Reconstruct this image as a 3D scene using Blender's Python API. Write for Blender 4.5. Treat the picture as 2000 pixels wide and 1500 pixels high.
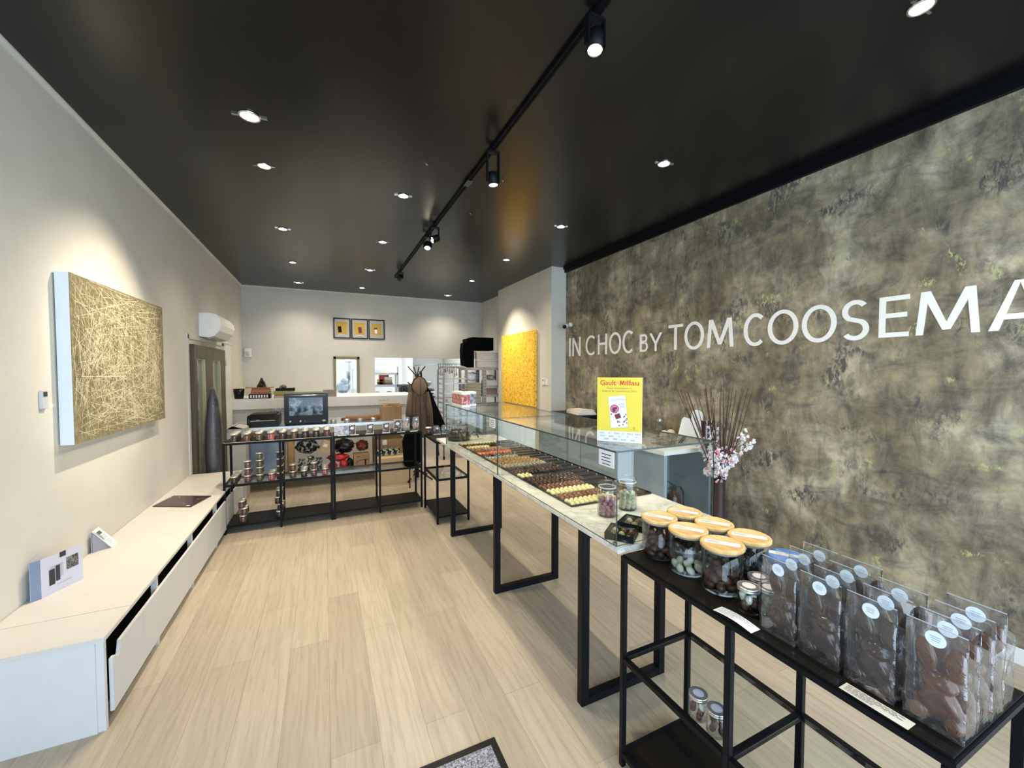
import bpy, bmesh, math, random
from math import sin, cos, pi, radians, sqrt, atan2
from mathutils import Vector, Matrix, Euler, noise

for o in list(bpy.data.objects):
    bpy.data.objects.remove(o, do_unlink=True)
SC = bpy.context.scene
COL = SC.collection
R = random.Random(7)

# ------------------------------------------------------------------ camera
cam_d = bpy.data.cameras.new('camera')
cam = bpy.data.objects.new('camera', cam_d)
COL.objects.link(cam)
cam_d.sensor_width = 36.0
cam_d.sensor_fit = 'HORIZONTAL'
cam_d.lens = 785.0 / 2000.0 * 36.0
cam_d.clip_start = 0.02
cam.location = (0, 0, 1.55)
cam.rotation_euler = (radians(90 - 1.91), 0, radians(-24.98))
SC.camera = cam

# ------------------------------------------------------------------ world, view
W = bpy.data.worlds.new('daylight')
SC.world = W
W.use_nodes = True
bg = W.node_tree.nodes['Background']
bg.inputs[0].default_value = (0.66, 0.83, 1.0, 1)
bg.inputs[1].default_value = 4.0
SC.view_settings.view_transform = 'Standard'
SC.view_settings.look = 'None'
SC.view_settings.exposure = 0.63
SC.view_settings.gamma = 1.0
SC.view_settings.use_curve_mapping = False

# room numbers
XL, XR, YB, YF, ZC = -1.34, 3.31, 8.63, -1.0, 3.09
WARM = (1.0, 0.86, 0.65)

def area(name, loc, rot, sx, sy, energy, color, portal=False):
    d = bpy.data.lights.new(name, 'AREA')
    d.shape = 'RECTANGLE'; d.size = sx; d.size_y = sy
    d.energy = energy; d.color = color
    o = bpy.data.objects.new(name, d); COL.objects.link(o)
    o.location = loc; o.rotation_euler = rot
    if portal: d.cycles.is_portal = True
    return o
area('daylight_window', ((XL+XR)/2, YF-0.12, 1.5), (radians(90), 0, 0), 4.5, 2.7, 1, (1, 1, 1), portal=True)

def spot(name, loc, target, energy, size=80, blend=0.6, color=WARM, rad=0.03):
    d = bpy.data.lights.new(name, 'SPOT')
    d.energy = energy; d.spot_size = radians(size); d.spot_blend = blend
    d.color = color; d.shadow_soft_size = rad
    o = bpy.data.objects.new(name, d); COL.objects.link(o)
    o.location = loc
    v = Vector(target) - Vector(loc)
    o.rotation_euler = v.to_track_quat('-Z', 'Y').to_euler()
    return o

# ------------------------------------------------------------------ materials
MATS = {}
def newmat(name):
    m = bpy.data.materials.new(name); m.use_nodes = True
    return m, m.node_tree.nodes, m.node_tree.links
def M(name, col=(0.5, 0.5, 0.5), rough=0.5, metal=0.0, spec=0.5, coat=0.0, emit=None, es=0.0,
      var=0.0, vscale=8.0, bump=0.0, bscale=60.0, stretch=(1, 1, 1), sheen=0.0):
    if name in MATS: return MATS[name]
    m, N, L = newmat(name)
    b = N['Principled BSDF']
    b.inputs['Base Color'].default_value = (*col, 1)
    b.inputs['Roughness'].default_value = rough
    b.inputs['Metallic'].default_value = metal
    b.inputs['Specular IOR Level'].default_value = spec
    b.inputs['Coat Weight'].default_value = coat
    if sheen: b.inputs['Sheen Weight'].default_value = sheen
    if emit:
        b.inputs['Emission Color'].default_value = (*emit, 1)
        b.inputs['Emission Strength'].default_value = es
    tc = N.new('ShaderNodeTexCoord'); mp = N.new('ShaderNodeMapping')
    mp.inputs['Scale'].default_value = stretch
    L.new(tc.outputs['Object'], mp.inputs[0])
    nz = N.new('ShaderNodeTexNoise'); nz.inputs['Scale'].default_value = vscale
    nz.inputs['Detail'].default_value = 4
    L.new(mp.outputs[0], nz.inputs['Vector'])
    rp = N.new('ShaderNodeValToRGB')
    k = max(var, 0.02)
    rp.color_ramp.elements[0].position = 0.3; rp.color_ramp.elements[1].position = 0.7
    rp.color_ramp.elements[0].color = (*[c*(1-k) for c in col], 1)
    rp.color_ramp.elements[1].color = (*[min(1, c*(1+k)) for c in col], 1)
    L.new(nz.outputs[0], rp.inputs[0]); L.new(rp.outputs[0], b.inputs['Base Color'])
    if bump:
        n2 = N.new('ShaderNodeTexNoise'); n2.inputs['Scale'].default_value = bscale
        L.new(mp.outputs[0], n2.inputs['Vector'])
        bp = N.new('ShaderNodeBump'); bp.inputs['Strength'].default_value = bump
        bp.inputs['Distance'].default_value = 0.004
        L.new(n2.outputs[0], bp.inputs['Height']); L.new(bp.outputs[0], b.inputs['Normal'])
    MATS[name] = m
    return m

def glassy(name, tint=(0.97, 0.985, 0.98), base=0.05, top=0.95, rough=0.01, haze=0.0, bump=0.0, bscale=40, power=5.0, hazecol=(0.8, 0.82, 0.85)):
    """thin clear sheet: transparent + mirror by viewing angle, optional milky part"""
    if name in MATS: return MATS[name]
    m, N, L = newmat(name)
    N.remove(N['Principled BSDF'])
    out = N['Material Output']
    tr = N.new('ShaderNodeBsdfTransparent'); tr.inputs[0].default_value = (*tint, 1)
    gl = N.new('ShaderNodeBsdfGlossy'); gl.inputs['Roughness'].default_value = rough
    lw = N.new('ShaderNodeLayerWeight'); lw.inputs[0].default_value = 0.5
    pw = N.new('ShaderNodeMath'); pw.operation = 'POWER'; pw.inputs[1].default_value = power
    mr = N.new('ShaderNodeMapRange'); mr.inputs['To Min'].default_value = base; mr.inputs['To Max'].default_value = top
    L.new(lw.outputs['Facing'], pw.inputs[0]); L.new(pw.outputs[0], mr.inputs['Value'])
    if bump:
        tc = N.new('ShaderNodeTexCoord')
        nz = N.new('ShaderNodeTexNoise'); nz.inputs['Scale'].default_value = bscale; nz.inputs['Detail'].default_value = 3
        nz.inputs['Distortion'].default_value = 1.5
        L.new(tc.outputs['Object'], nz.inputs['Vector'])
        bp = N.new('ShaderNodeBump'); bp.inputs['Strength'].default_value = bump; bp.inputs['Distance'].default_value = 0.02
        L.new(nz.outputs[0], bp.inputs['Height']); L.new(bp.outputs[0], gl.inputs['Normal']); L.new(bp.outputs[0], lw.inputs['Normal'])
    mx = N.new('ShaderNodeMixShader')
    L.new(mr.outputs[0], mx.inputs[0])
    if haze:
        df = N.new('ShaderNodeBsdfDiffuse'); df.inputs[0].default_value = (*hazecol, 1)
        m2 = N.new('ShaderNodeMixShader'); m2.inputs[0].default_value = haze
        L.new(tr.outputs[0], m2.inputs[1]); L.new(df.outputs[0], m2.inputs[2]); L.new(m2.outputs[0], mx.inputs[1])
    else:
        L.new(tr.outputs[0], mx.inputs[1])
    L.new(gl.outputs[0], mx.inputs[2]); L.new(mx.outputs[0], out.inputs[0])
    MATS[name] = m
    return m

def ramp(N, L, src, stops):
    r = N.new('ShaderNodeValToRGB')
    e = r.color_ramp.elements
    e[0].position, e[0].color = stops[0][0], (*stops[0][1], 1)
    e[1].position, e[1].color = stops[-1][0], (*stops[-1][1], 1)
    for p, c in stops[1:-1]:
        x = e.new(p); x.color = (*c, 1)
    L.new(src, r.inputs[0])
    return r.outputs[0]
def mixc(N, L, fac, a, b, mode='MIX'):
    m = N.new('ShaderNodeMix'); m.data_type = 'RGBA'; m.blend_type = mode
    for k, v in ((0, fac), (6, a), (7, b)):
        if hasattr(v, 'links') or hasattr(v, 'is_linked'): L.new(v, m.inputs[k])
        elif isinstance(v, (int, float)): m.inputs[k].default_value = v
        else: m.inputs[k].default_value = (*v, 1)
    return m.outputs[2]
def noisen(N, L, vec, scale, detail=4, dist=0.0, rough=0.5):
    n = N.new('ShaderNodeTexNoise'); n.inputs['Scale'].default_value = scale
    n.inputs['Detail'].default_value = detail; n.inputs['Distortion'].default_value = dist
    n.inputs['Roughness'].default_value = rough
    L.new(vec, n.inputs['Vector'])
    return n.outputs[0]
def mapping(N, L, scale=(1, 1, 1), rot=(0, 0, 0), src='Object'):
    tc = N.new('ShaderNodeTexCoord'); mp = N.new('ShaderNodeMapping')
    mp.inputs['Scale'].default_value = scale; mp.inputs['Rotation'].default_value = rot
    L.new(tc.outputs[src], mp.inputs[0])
    return mp.outputs[0]

def mat_floor():
    m, N, L = newmat('oak_planks'); b = N['Principled BSDF']
    v = mapping(N, L, rot=(0, 0, radians(90)))
    br = N.new('ShaderNodeTexBrick')
    br.inputs['Scale'].default_value = 1.0
    br.inputs['Brick Width'].default_value = 1.25; br.inputs['Row Height'].default_value = 0.19
    br.inputs['Mortar Size'].default_value = 0.0012; br.inputs['Mortar Smooth'].default_value = 0.2
    br.offset = 0.37
    br.inputs['Color1'].default_value = (0.385, 0.325, 0.248, 1)
    br.inputs['Color2'].default_value = (0.465, 0.40, 0.312, 1)
    br.inputs['Mortar'].default_value = (0.30, 0.23, 0.16, 1)
    L.new(v, br.inputs['Vector'])
    g = mapping(N, L, scale=(26, 1.6, 1))
    n1 = noisen(N, L, g, 2.2, 8, 0.9, 0.65)
    c1 = ramp(N, L, n1, [(0.3, (0.80, 0.79, 0.77)), (0.5, (0.96, 0.96, 0.96)), (0.75, (1.05, 1.05, 1.05))])
    g2 = mapping(N, L, scale=(5.5, 0.8, 1))
    n2 = noisen(N, L, g2, 1.3, 3, 0.4)
    wv = N.new('ShaderNodeTexWave'); wv.inputs['Scale'].default_value = 1.1
    wv.inputs['Distortion'].default_value = 14.0; wv.inputs['Detail'].default_value = 2.5; wv.inputs['Detail Scale'].default_value = 0.8
    L.new(g2, wv.inputs['Vector'])
    c2 = ramp(N, L, wv.outputs[1], [(0.0, (0.84, 0.83, 0.80)), (0.25, (0.98, 0.98, 0.98)), (1.0, (1.0, 1.0, 1.0))])
    c3 = ramp(N, L, n2, [(0.3, (0.93, 0.93, 0.92)), (0.7, (1.05, 1.05, 1.04))])
    x = mixc(N, L, 1.0, br.outputs[0], c1, 'MULTIPLY'); x = mixc(N, L, 0.45, x, c2, 'MULTIPLY'); x = mixc(N, L, 1.0, x, c3, 'MULTIPLY')
    L.new(x, b.inputs['Base Color'])
    b.inputs['Roughness'].default_value = 0.42
    b.inputs['Specular IOR Level'].default_value = 0.35
    bp = N.new('ShaderNodeBump'); bp.inputs['Strength'].default_value = 0.12; bp.inputs['Distance'].default_value = 0.002
    L.new(n1, bp.inputs['Height']); L.new(bp.outputs[0], b.inputs['Normal'])
    return m
def mat_feature_wall():
    m, N, L = newmat('mottled_bronze_plaster'); b = N['Principled BSDF']
    v = mapping(N, L, scale=(1, 1, 1))
    st = mapping(N, L, scale=(1, 2.2, 1.0), rot=(radians(30), 0, 0))
    st2 = mapping(N, L, scale=(1, 1.0, 2.2), rot=(radians(-20), 0, 0))
    a = noisen(N, L, v, 2.1, 7, 0.5, 0.60)
    base = ramp(N, L, a, [(0.34, (0.138, 0.118, 0.081)), (0.5, (0.226, 0.199, 0.143)), (0.64, (0.375, 0.342, 0.265))])
    s1 = noisen(N, L, st, 4.5, 10, 0.5, 0.70)
    s2 = noisen(N, L, st2, 3.5, 10, 0.6, 0.72)
    d1 = ramp(N, L, s1, [(0.32, (0.50, 0.49, 0.50)), (0.46, (0.90, 0.90, 0.90)), (0.60, (1.30, 1.28, 1.20))])
    d2 = ramp(N, L, s2, [(0.34, (0.52, 0.52, 0.57)), (0.47, (0.97, 0.97, 0.97)), (0.60, (1.26, 1.24, 1.16))])
    x = mixc(N, L, 1.0, base, d1, 'MULTIPLY'); x = mixc(N, L, 1.0, x, d2, 'MULTIPLY')
    # dark smudges
    k1 = noisen(N, L, v, 4.2, 4, 0.5); k2 = noisen(N, L, st, 16, 7, 0.6, 0.75)
    mm = N.new('ShaderNodeMath'); mm.operation = 'MULTIPLY'
    r1 = ramp(N, L, k1, [(0.53, (0, 0, 0)), (0.64, (1, 1, 1))]); r2 = ramp(N, L, k2, [(0.45, (0, 0, 0)), (0.55, (1, 1, 1))])
    L.new(r1, mm.inputs[0]); L.new(r2, mm.inputs[1])
    x = mixc(N, L, mm.outputs[0], x, (0.085, 0.080, 0.075))
    # yellow-green flecks
    f1 = noisen(N, L, v, 5.4, 2, 0.5); f2 = noisen(N, L, st, 24, 6, 0.7, 0.75)
    m3 = N.new('ShaderNodeMath'); m3.operation = 'MULTIPLY'
    q1 = ramp(N, L, f1, [(0.645, (0, 0, 0)), (0.70, (1, 1, 1))]); q2 = ramp(N, L, f2, [(0.50, (0, 0, 0)), (0.56, (1, 1, 1))])
    L.new(q1, m3.inputs[0]); L.new(q2, m3.inputs[1])
    x = mixc(N, L, m3.outputs[0], x, (0.44, 0.47, 0.20))
    L.new(x, b.inputs['Base Color'])
    b.inputs['Roughness'].default_value = 0.62
    bp = N.new('ShaderNodeBump'); bp.inputs['Strength'].default_value = 0.35; bp.inputs['Distance'].default_value = 0.004
    L.new(s1, bp.inputs['Height']); L.new(bp.outputs[0], b.inputs['Normal'])
    return m
def mat_marble():
    m, N, L = newmat('white_marble'); b = N['Principled BSDF']
    v = mapping(N, L)
    a = noisen(N, L, v, 3.0, 8, 1.8, 0.6)
    c = ramp(N, L, a, [(0.40, (0.74, 0.72, 0.67)), (0.485, (0.70, 0.68, 0.64)), (0.5, (0.50, 0.49, 0.47)), (0.515, (0.72, 0.70, 0.66)), (0.6, (0.80, 0.78, 0.73))])
    n2 = noisen(N, L, v, 18, 6, 1.0, 0.6)
    c2 = ramp(N, L, n2, [(0.35, (0.84, 0.84, 0.83)), (0.55, (1, 1, 1))])
    x = mixc(N, L, 0.8, c, c2, 'MULTIPLY')
    L.new(x, b.inputs['Base Color']); b.inputs['Roughness'].default_value = 0.22
    return m
def mat_wall(name, col, rough=0.85):
    return M(name, col, rough, spec=0.2, var=0.03, vscale=3.0, bump=0.25, bscale=140)
def mat_wood_lid():
    m, N, L = newmat('bamboo_lid'); b = N['Principled BSDF']
    v = mapping(N, L, scale=(60, 4, 4))
    a = noisen(N, L, v, 1.5, 5, 0.4)
    c = ramp(N, L, a, [(0.3, (0.60, 0.36, 0.13)), (0.7, (0.82, 0.56, 0.26))])
    L.new(c, b.inputs['Base Color']); b.inputs['Roughness'].default_value = 0.6; b.inputs['Specular IOR Level'].default_value = 0.25
    return m
def mat_yellow_art():
    m, N, L = newmat('yellow_art_print'); b = N['Principled BSDF']
    v = mapping(N, L)
    a = noisen(N, L, v, 26, 5, 1.5, 0.6)
    c = ramp(N, L, a, [(0.36, (0.50, 0.20, 0.01)), (0.45, (0.80, 0.42, 0.02)), (0.55, (0.93, 0.62, 0.05)), (0.70, (0.98, 0.80, 0.25))])
    L.new(c, b.inputs['Base Color']); b.inputs['Roughness'].default_value = 0.6
    return m
def mat_mat():
    m, N, L = newmat('grey_mat_pile'); b = N['Principled BSDF']
    v = mapping(N, L)
    a = noisen(N, L, v, 130, 3, 0.5, 0.7)
    c = ramp(N, L, a, [(0.36, (0.05, 0.055, 0.08)), (0.47, (0.17, 0.175, 0.21)), (0.58, (0.44, 0.45, 0.50))])
    L.new(c, b.inputs['Base Color']); b.inputs['Roughness'].default_value = 0.95
    bp = N.new('ShaderNodeBump'); bp.inputs['Strength'].default_value = 0.9; bp.inputs['Distance'].default_value = 0.006
    L.new(a, bp.inputs['Height']); L.new(bp.outputs[0], b.inputs['Normal'])
    return m
def mat_scene(name, stops, scale=20, stretch=(1, 1, 1), rough=0.5, dist=1.0):
    m, N, L = newmat(name); b = N['Principled BSDF']
    v = mapping(N, L, scale=stretch)
    a = noisen(N, L, v, scale, 4, dist, 0.6)
    L.new(ramp(N, L, a, stops), b.inputs['Base Color']); b.inputs['Roughness'].default_value = rough
    MATS[name] = m
    return m

FLOOR = mat_floor(); FEATURE = mat_feature_wall(); MARBLE = mat_marble(); LIDW = mat_wood_lid()
YART = mat_yellow_art(); MATPILE = mat_mat()
WALLW = mat_wall('cream_wall_paint', (0.625, 0.615, 0.56))
WALLB = mat_wall('grey_cream_wall_paint', (0.59, 0.585, 0.55))
CEIL = M('black_satin_ceiling', (0.0045, 0.0047, 0.0055), 0.27, spec=0.40, var=0.1, vscale=2, bump=0.06, bscale=3.0)
WHITE = M('white_lacquer', (0.80, 0.80, 0.78), 0.45, var=0.02)
BENCHM = M('white_bench_board', (0.60, 0.575, 0.535), 0.5, var=0.02)
BENCHW = M('white_bench_front', (0.60, 0.605, 0.61), 0.5, var=0.02)
OFFW = M('off_white_board', (0.80, 0.79, 0.76), 0.55, var=0.03)
GREYB = M('pale_grey_board', (0.55, 0.55, 0.54), 0.6, var=0.03)
BLACK = M('black_powder_coat', (0.004, 0.0045, 0.0065), 0.45, spec=0.16, var=0.1, bump=0.1, bscale=200)
BLKW = M('black_brown_shelf', (0.007, 0.005, 0.004), 0.5, spec=0.16, var=0.35, vscale=6, stretch=(12, 1, 1))
BLKPL = M('black_plastic', (0.004, 0.004, 0.005), 0.28, spec=0.3, var=0.1)
BLKMAT = M('black_fabric', (0.002, 0.002, 0.0025), 0.95, spec=0.1, var=0.2)
STEEL = M('brushed_steel', (0.62, 0.64, 0.66), 0.30, metal=0.9, var=0.05)
GALV = M('galvanised_grey', (0.33, 0.34, 0.35), 0.5, metal=0.4, var=0.08)
ALU = M('aluminium_lid', (0.66, 0.66, 0.68), 0.30, metal=0.9, var=0.03)
SILV = M('pale_gold_lid', (0.80, 0.76, 0.66), 0.32, metal=0.75, var=0.03)
CHROME = M('chrome', (0.8, 0.8, 0.8), 0.12, metal=1.0)
OLIVE = M('olive_door_paint', (0.075, 0.060, 0.028), 0.45, var=0.08, stretch=(1, 1, 0.2))
GOLDB = M('pale_gold_beading', (0.50, 0.47, 0.28), 0.4, var=0.05)
GREYGL = M('grey_door_glass', (0.17, 0.18, 0.175), 0.08, spec=0.8, var=0.3, vscale=2)
KRAFT = M('kraft_cardboard', (0.33, 0.20, 0.10), 0.8, var=0.08, vscale=12)
KRAFTL = M('light_cardboard', (0.52, 0.38, 0.22), 0.8, var=0.05, vscale=12)
KRAFTD = M('dark_kraft_paper', (0.24, 0.14, 0.065), 0.75, var=0.1)
GREYBOX = M('grey_white_cardboard', (0.46, 0.44, 0.41), 0.8, var=0.04)
PAPER = M('white_paper', (0.80, 0.81, 0.82), 0.6, var=0.01)
PAPERC = M('cream_paper', (0.76, 0.70, 0.58), 0.6, var=0.01)
PRINT = M('black_print', (0.03, 0.03, 0.035), 0.6)
GREYPR = M('grey_print', (0.28, 0.29, 0.33), 0.6)
REDPR = M('red_print', (0.60, 0.03, 0.02), 0.6)
PINKPR = M('pink_print', (0.62, 0.16, 0.25), 0.6)
DKPINK = M('maroon_print', (0.15, 0.02, 0.04), 0.6)
YELLOW = M('yellow_card', (0.74, 0.575, 0.055), 0.6, var=0.01)
OCHRE = M('ochre_card', (0.50, 0.33, 0.05), 0.6, var=0.05)
REDM = M('red_plastic_bag', (0.42, 0.01, 0.015), 0.35, var=0.3, bump=0.6, bscale=30)
MAROON = M('dark_red_enamel', (0.045, 0.004, 0.007), 0.25, spec=0.6, var=0.1)
BLUELID = M('blue_lid', (0.08, 0.24, 0.62), 0.35, var=0.03)
LETTER = M('white_letter', (0.86, 0.86, 0.85), 0.5)
GLASS = glassy('case_glass', (0.955, 0.98, 0.97), 0.045, 0.92)
GEDGE = M('green_glass_edge', (0.045, 0.065, 0.060), 0.3, spec=0.5)
JARG = glassy('jar_glass', (0.94, 0.955, 0.96), 0.05, 0.80, 0.03, power=3.4)
FILM = glassy('cellophane', (0.965, 0.97, 0.98), 0.09, 0.9, 0.10, haze=0.022, bump=0.22, bscale=15, power=3.0)
PLAST = glassy('clear_plastic_wrap', (0.90, 0.91, 0.96), 0.07, 0.7, 0.10, haze=0.03, bump=0.7, bscale=22, power=2.5)
LAMP = M('lit_bulb', (1, 1, 1), 0.5, emit=(1.0, 0.90, 0.72), es=60)
TUBE = M('lit_panel', (1, 1, 1), 0.5, emit=(0.92, 0.97, 1.0), es=5)
DARKCH = M('dark_chocolate', (0.030, 0.012, 0.0065), 0.22, spec=0.6, var=0.2, vscale=40)
MILKCH = M('milk_chocolate', (0.085, 0.030, 0.013), 0.27, spec=0.55, var=0.12, vscale=40)
WHITECH = M('white_chocolate', (0.78, 0.68, 0.30), 0.35, var=0.06, vscale=60)
CARAM = M('caramel_chocolate', (0.34, 0.16, 0.05), 0.25, spec=0.6, var=0.35, vscale=90)
GREYCH = M('silvery_chocolate', (0.30, 0.27, 0.20), 0.25, var=0.5, vscale=90)
REDCH = M('orange_red_chocolate', (0.62, 0.12, 0.05), 0.25, var=0.2, vscale=60)
EGGBR = M('brown_egg_coating', (0.085, 0.035, 0.025), 0.45, var=0.3, vscale=30)
EGGPK = M('pink_egg_coating', (0.42, 0.17, 0.20), 0.55, var=0.35, vscale=30)
EGGGR = M('pale_green_egg_coating', (0.50, 0.50, 0.34), 0.5, var=0.2, vscale=25)
EGGDK = M('black_egg_coating', (0.020, 0.015, 0.018), 0.35, var=0.3, vscale=30)
EGGWH = M('white_green_egg_coating', (0.66, 0.70, 0.55), 0.45, var=0.15, vscale=30)
COATB = M('brown_quilted_cloth', (0.090, 0.053, 0.029), 0.75, var=0.2, vscale=14, bump=0.5, bscale=60, sheen=0.2)
COATL = M('tan_hood_cloth', (0.19, 0.118, 0.072), 0.8, var=0.12, vscale=20)
COATD = M('dark_brown_trim', (0.03, 0.018, 0.012), 0.8)
REED = M('dark_reed', (0.055, 0.020, 0.012), 0.6, var=0.3)
VASE = M('dark_vase', (0.030, 0.018, 0.022), 0.12, spec=0.8, coat=0.4)
PETAL = M('white_petal', (0.82, 0.80, 0.82), 0.7, var=0.03)
PETALP = M('pink_petal', (0.75, 0.30, 0.38), 0.7, var=0.15)
BEIGE = M('beige_crate', (0.33, 0.30, 0.25), 0.6, var=0.05)
CRATE = M('translucent_white_crate', (0.52, 0.51, 0.50), 0.5, var=0.05)
SCREEN = mat_scene('dark_oven_glass', [(0.35, (0.01, 0.02, 0.04)), (0.5, (0.05, 0.09, 0.14)), (0.62, (0.25, 0.32, 0.38))], 9, (1, 1, 1), 0.08)
SKIRT = M('white_skirting', (0.74, 0.76, 0.78), 0.45)
KWALL = M('kitchen_white_wall', (0.82, 0.83, 0.82), 0.6, var=0.01)
DESK_SHADE = M('shaded_desk_panel', (0.20, 0.245, 0.28), 0.35, var=0.04)  # white desk carcass with the recess shade put into its colour

# ------------------------------------------------------------------ mesh helper
class MB:
    def __init__(s): s.v = []; s.f = []; s.m = []; s.sm = []
    def add(s, vs, fs, mi=0, sm=False):
        n = len(s.v); s.v += [tuple(v) for v in vs]
        s.f += [tuple(i+n for i in f) for f in fs]; s.m += [mi]*len(fs); s.sm += [sm]*len(fs)
        return s
    def box(s, x0, x1, y0, y1, z0, z1, mi=0, rot=None, c=None):
        vs = [Vector((x, y, z)) for x in (x0, x1) for y in (y0, y1) for z in (z0, z1)]
        if rot is not None:
            c = Vector(c) if c is not None else Vector(((x0+x1)/2, (y0+y1)/2, (z0+z1)/2))
            Q = rot if isinstance(rot, Matrix) else Euler(rot).to_matrix()
            vs = [c + Q @ (v-c) for v in vs]
        return s.add(vs, [(0, 1, 3, 2), (4, 6, 7, 5), (0, 4, 5, 1), (2, 3, 7, 6), (0, 2, 6, 4), (1, 5, 7, 3)], mi)
    def lathe(s, prof, c=(0, 0, 0), seg=24, mi=0, sm=True, axis=None, caps=True):
        c = Vector(c); Q = Matrix.Identity(3) if axis is None else Vector(axis).to_track_quat('Z', 'Y').to_matrix()
        vs = []; fs = []
        for r, z in prof:
            for i in range(seg):
                a = 2*pi*i/seg
                vs.append(c + Q @ Vector((r*cos(a), r*sin(a), z)))
        for j in range(len(prof)-1):
            for i in range(seg):
                k = (i+1) % seg
                fs.append((j*seg+i, j*seg+k, (j+1)*seg+k, (j+1)*seg+i))
        if caps:
            if prof[0][0] > 1e-5: fs.append(tuple(range(seg-1, -1, -1)))
            if prof[-1][0] > 1e-5: fs.append(tuple((len(prof)-1)*seg+i for i in range(seg)))
        return s.add(vs, fs, mi, sm)
    def cyl(s, a, b, r, seg=12, mi=0, r2=None, sm=True):
        a = Vector(a); b = Vector(b); d = b-a
        return s.lathe([(r, 0), (r if r2 is None else r2, d.length)], a, seg, mi, sm, axis=d)
    def tube(s, pts, r, seg=6, mi=0):
        pts = [Vector(p) for p in pts]; vs = []; fs = []
        rr = r if isinstance(r, (list, tuple)) else [r]*len(pts)
        for j, p in enumerate(pts):
            d = (pts[min(j+1, len(pts)-1)] - pts[max(j-1, 0)]).normalized()
            Q = d.to_track_quat('Z', 'Y').to_matrix()
            for i in range(seg):
                a = 2*pi*i/seg; vs.append(p + Q @ Vector((rr[j]*cos(a), rr[j]*sin(a), 0)))
        for j in range(len(pts)-1):
            for i in range(seg):
                k = (i+1) % seg; fs.append((j*seg+i, j*seg+k, (j+1)*seg+k, (j+1)*seg+i))
        fs.append(tuple(range(seg-1, -1, -1))); fs.append(tuple((len(pts)-1)*seg+i for i in range(seg)))
        return s.add(vs, fs, mi, True)
    def ell(s, c, r, seg=12, rings=8, mi=0, rot=None, jit=0.0, rnd=R):
        c = Vector(c); Q = Matrix.Identity(3) if rot is None else Euler(rot).to_matrix()
        vs = [c + Q @ Vector((0, 0, -r[2]))]; fs = []
        for j in range(1, rings):
            t = -pi/2 + pi*j/rings
            for i in range(seg):
                a = 2*pi*i/seg; k = 1 + (rnd.uniform(-jit, jit) if jit else 0)
                vs.append(c + Q @ Vector((r[0]*cos(t)*cos(a)*k, r[1]*cos(t)*sin(a)*k, r[2]*sin(t)*k)))
        vs.append(c + Q @ Vector((0, 0, r[2])))
        for i in range(seg): fs.append((0, 1+(i+1) % seg, 1+i))
        for j in range(rings-2):
            for i in range(seg):
                k = (i+1) % seg; fs.append((1+j*seg+i, 1+j*seg+k, 1+(j+1)*seg+k, 1+(j+1)*seg+i))
        n = len(vs)-1; o = 1+(rings-2)*seg
        for i in range(seg): fs.append((o+i, o+(i+1) % seg, n))
        return s.add(vs, fs, mi, True)
    def prism(s, poly, fn, a, b, mi=0):
        """poly: 2-D points; fn(u,v,w) -> xyz; extruded from w=a to w=b"""
        n = len(poly)
        vs = [fn(u, v, a) for u, v in poly] + [fn(u, v, b) for u, v in poly]
        fs = [tuple(range(n-1, -1, -1)), tuple(range(n, 2*n))] + [(i, (i+1) % n, n+(i+1) % n, n+i) for i in range(n)]
        return s.add(vs, fs, mi)
    def mesh(s, name, mats, off=(0, 0, 0), bevel=0):
        me = bpy.data.meshes.new(name)
        ox, oy, oz = off
        me.from_pydata([(x-ox, y-oy, z-oz) for x, y, z in s.v], [], s.f)
        for m in (mats if isinstance(mats, (list, tuple)) else [mats]): me.materials.append(m)
        me.polygons.foreach_set('material_index', s.m); me.polygons.foreach_set('use_smooth', s.sm)
        bm = bmesh.new(); bm.from_mesh(me)
        bmesh.ops.recalc_face_normals(bm, faces=bm.faces)
        if bevel:
            ed = [e for e in bm.edges if len(e.link_faces) == 2 and e.calc_face_angle(0) > 0.9]
            bmesh.ops.bevel(bm, geom=ed, offset=bevel, segments=2, affect='EDGES', clamp_overlap=True)
        bm.to_mesh(me); bm.free(); me.update()
        return me
    def build(s, name, mats, parent=None, org=None, bevel=0):
        """vertices are world positions (or local ones when the parent is at the world origin)"""
        off = (0, 0, 0)
        if parent is not None:
            p = parent; off = Vector(p.location)
            while p.parent is not None: p = p.parent; off = off + p.location
        elif org is not None: off = org
        o = bpy.data.objects.new(name, s.mesh(name, mats, off, bevel)); COL.objects.link(o)
        if parent is not None: o.parent = parent
        elif org is not None: o.location = org
        return o

def tag(o, label=None, cat=None, group=None, kind=None):
    if label: o['label'] = label
    if cat: o['category'] = cat
    if group: o['group'] = group
    if kind: o['kind'] = kind
    return o
def thing(name, label, cat, loc=(0, 0, 0), group=None):
    o = bpy.data.objects.new(name, None); COL.objects.link(o); o.location = loc
    o.empty_display_size = 0.05
    return tag(o, label, cat, group)
def struct(mb, name, mats, bevel=0):
    return tag(mb.build(name, mats, bevel=bevel), kind='structure')
def dup(root, loc, rotz=None, label=None, group=None, scale=None):
    def rec(o, par):
        c = o.copy(); COL.objects.link(c)
        if par is not None: c.parent = par
        for ch in kids.get(o.name, []): rec(ch, c)
        return c
    kids = {}
    def walk(o):
        kids[o.name] = list(o.children)
        for ch in o.children: walk(ch)
    walk(root)
    r = rec(root, None)
    r.location = loc
    if rotz is not None: r.rotation_euler = (0, 0, rotz)
    if scale is not None: r.scale = scale if isinstance(scale, tuple) else (scale,)*3
    if label: r['label'] = label
    if group: r['group'] = group
    return r
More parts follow.
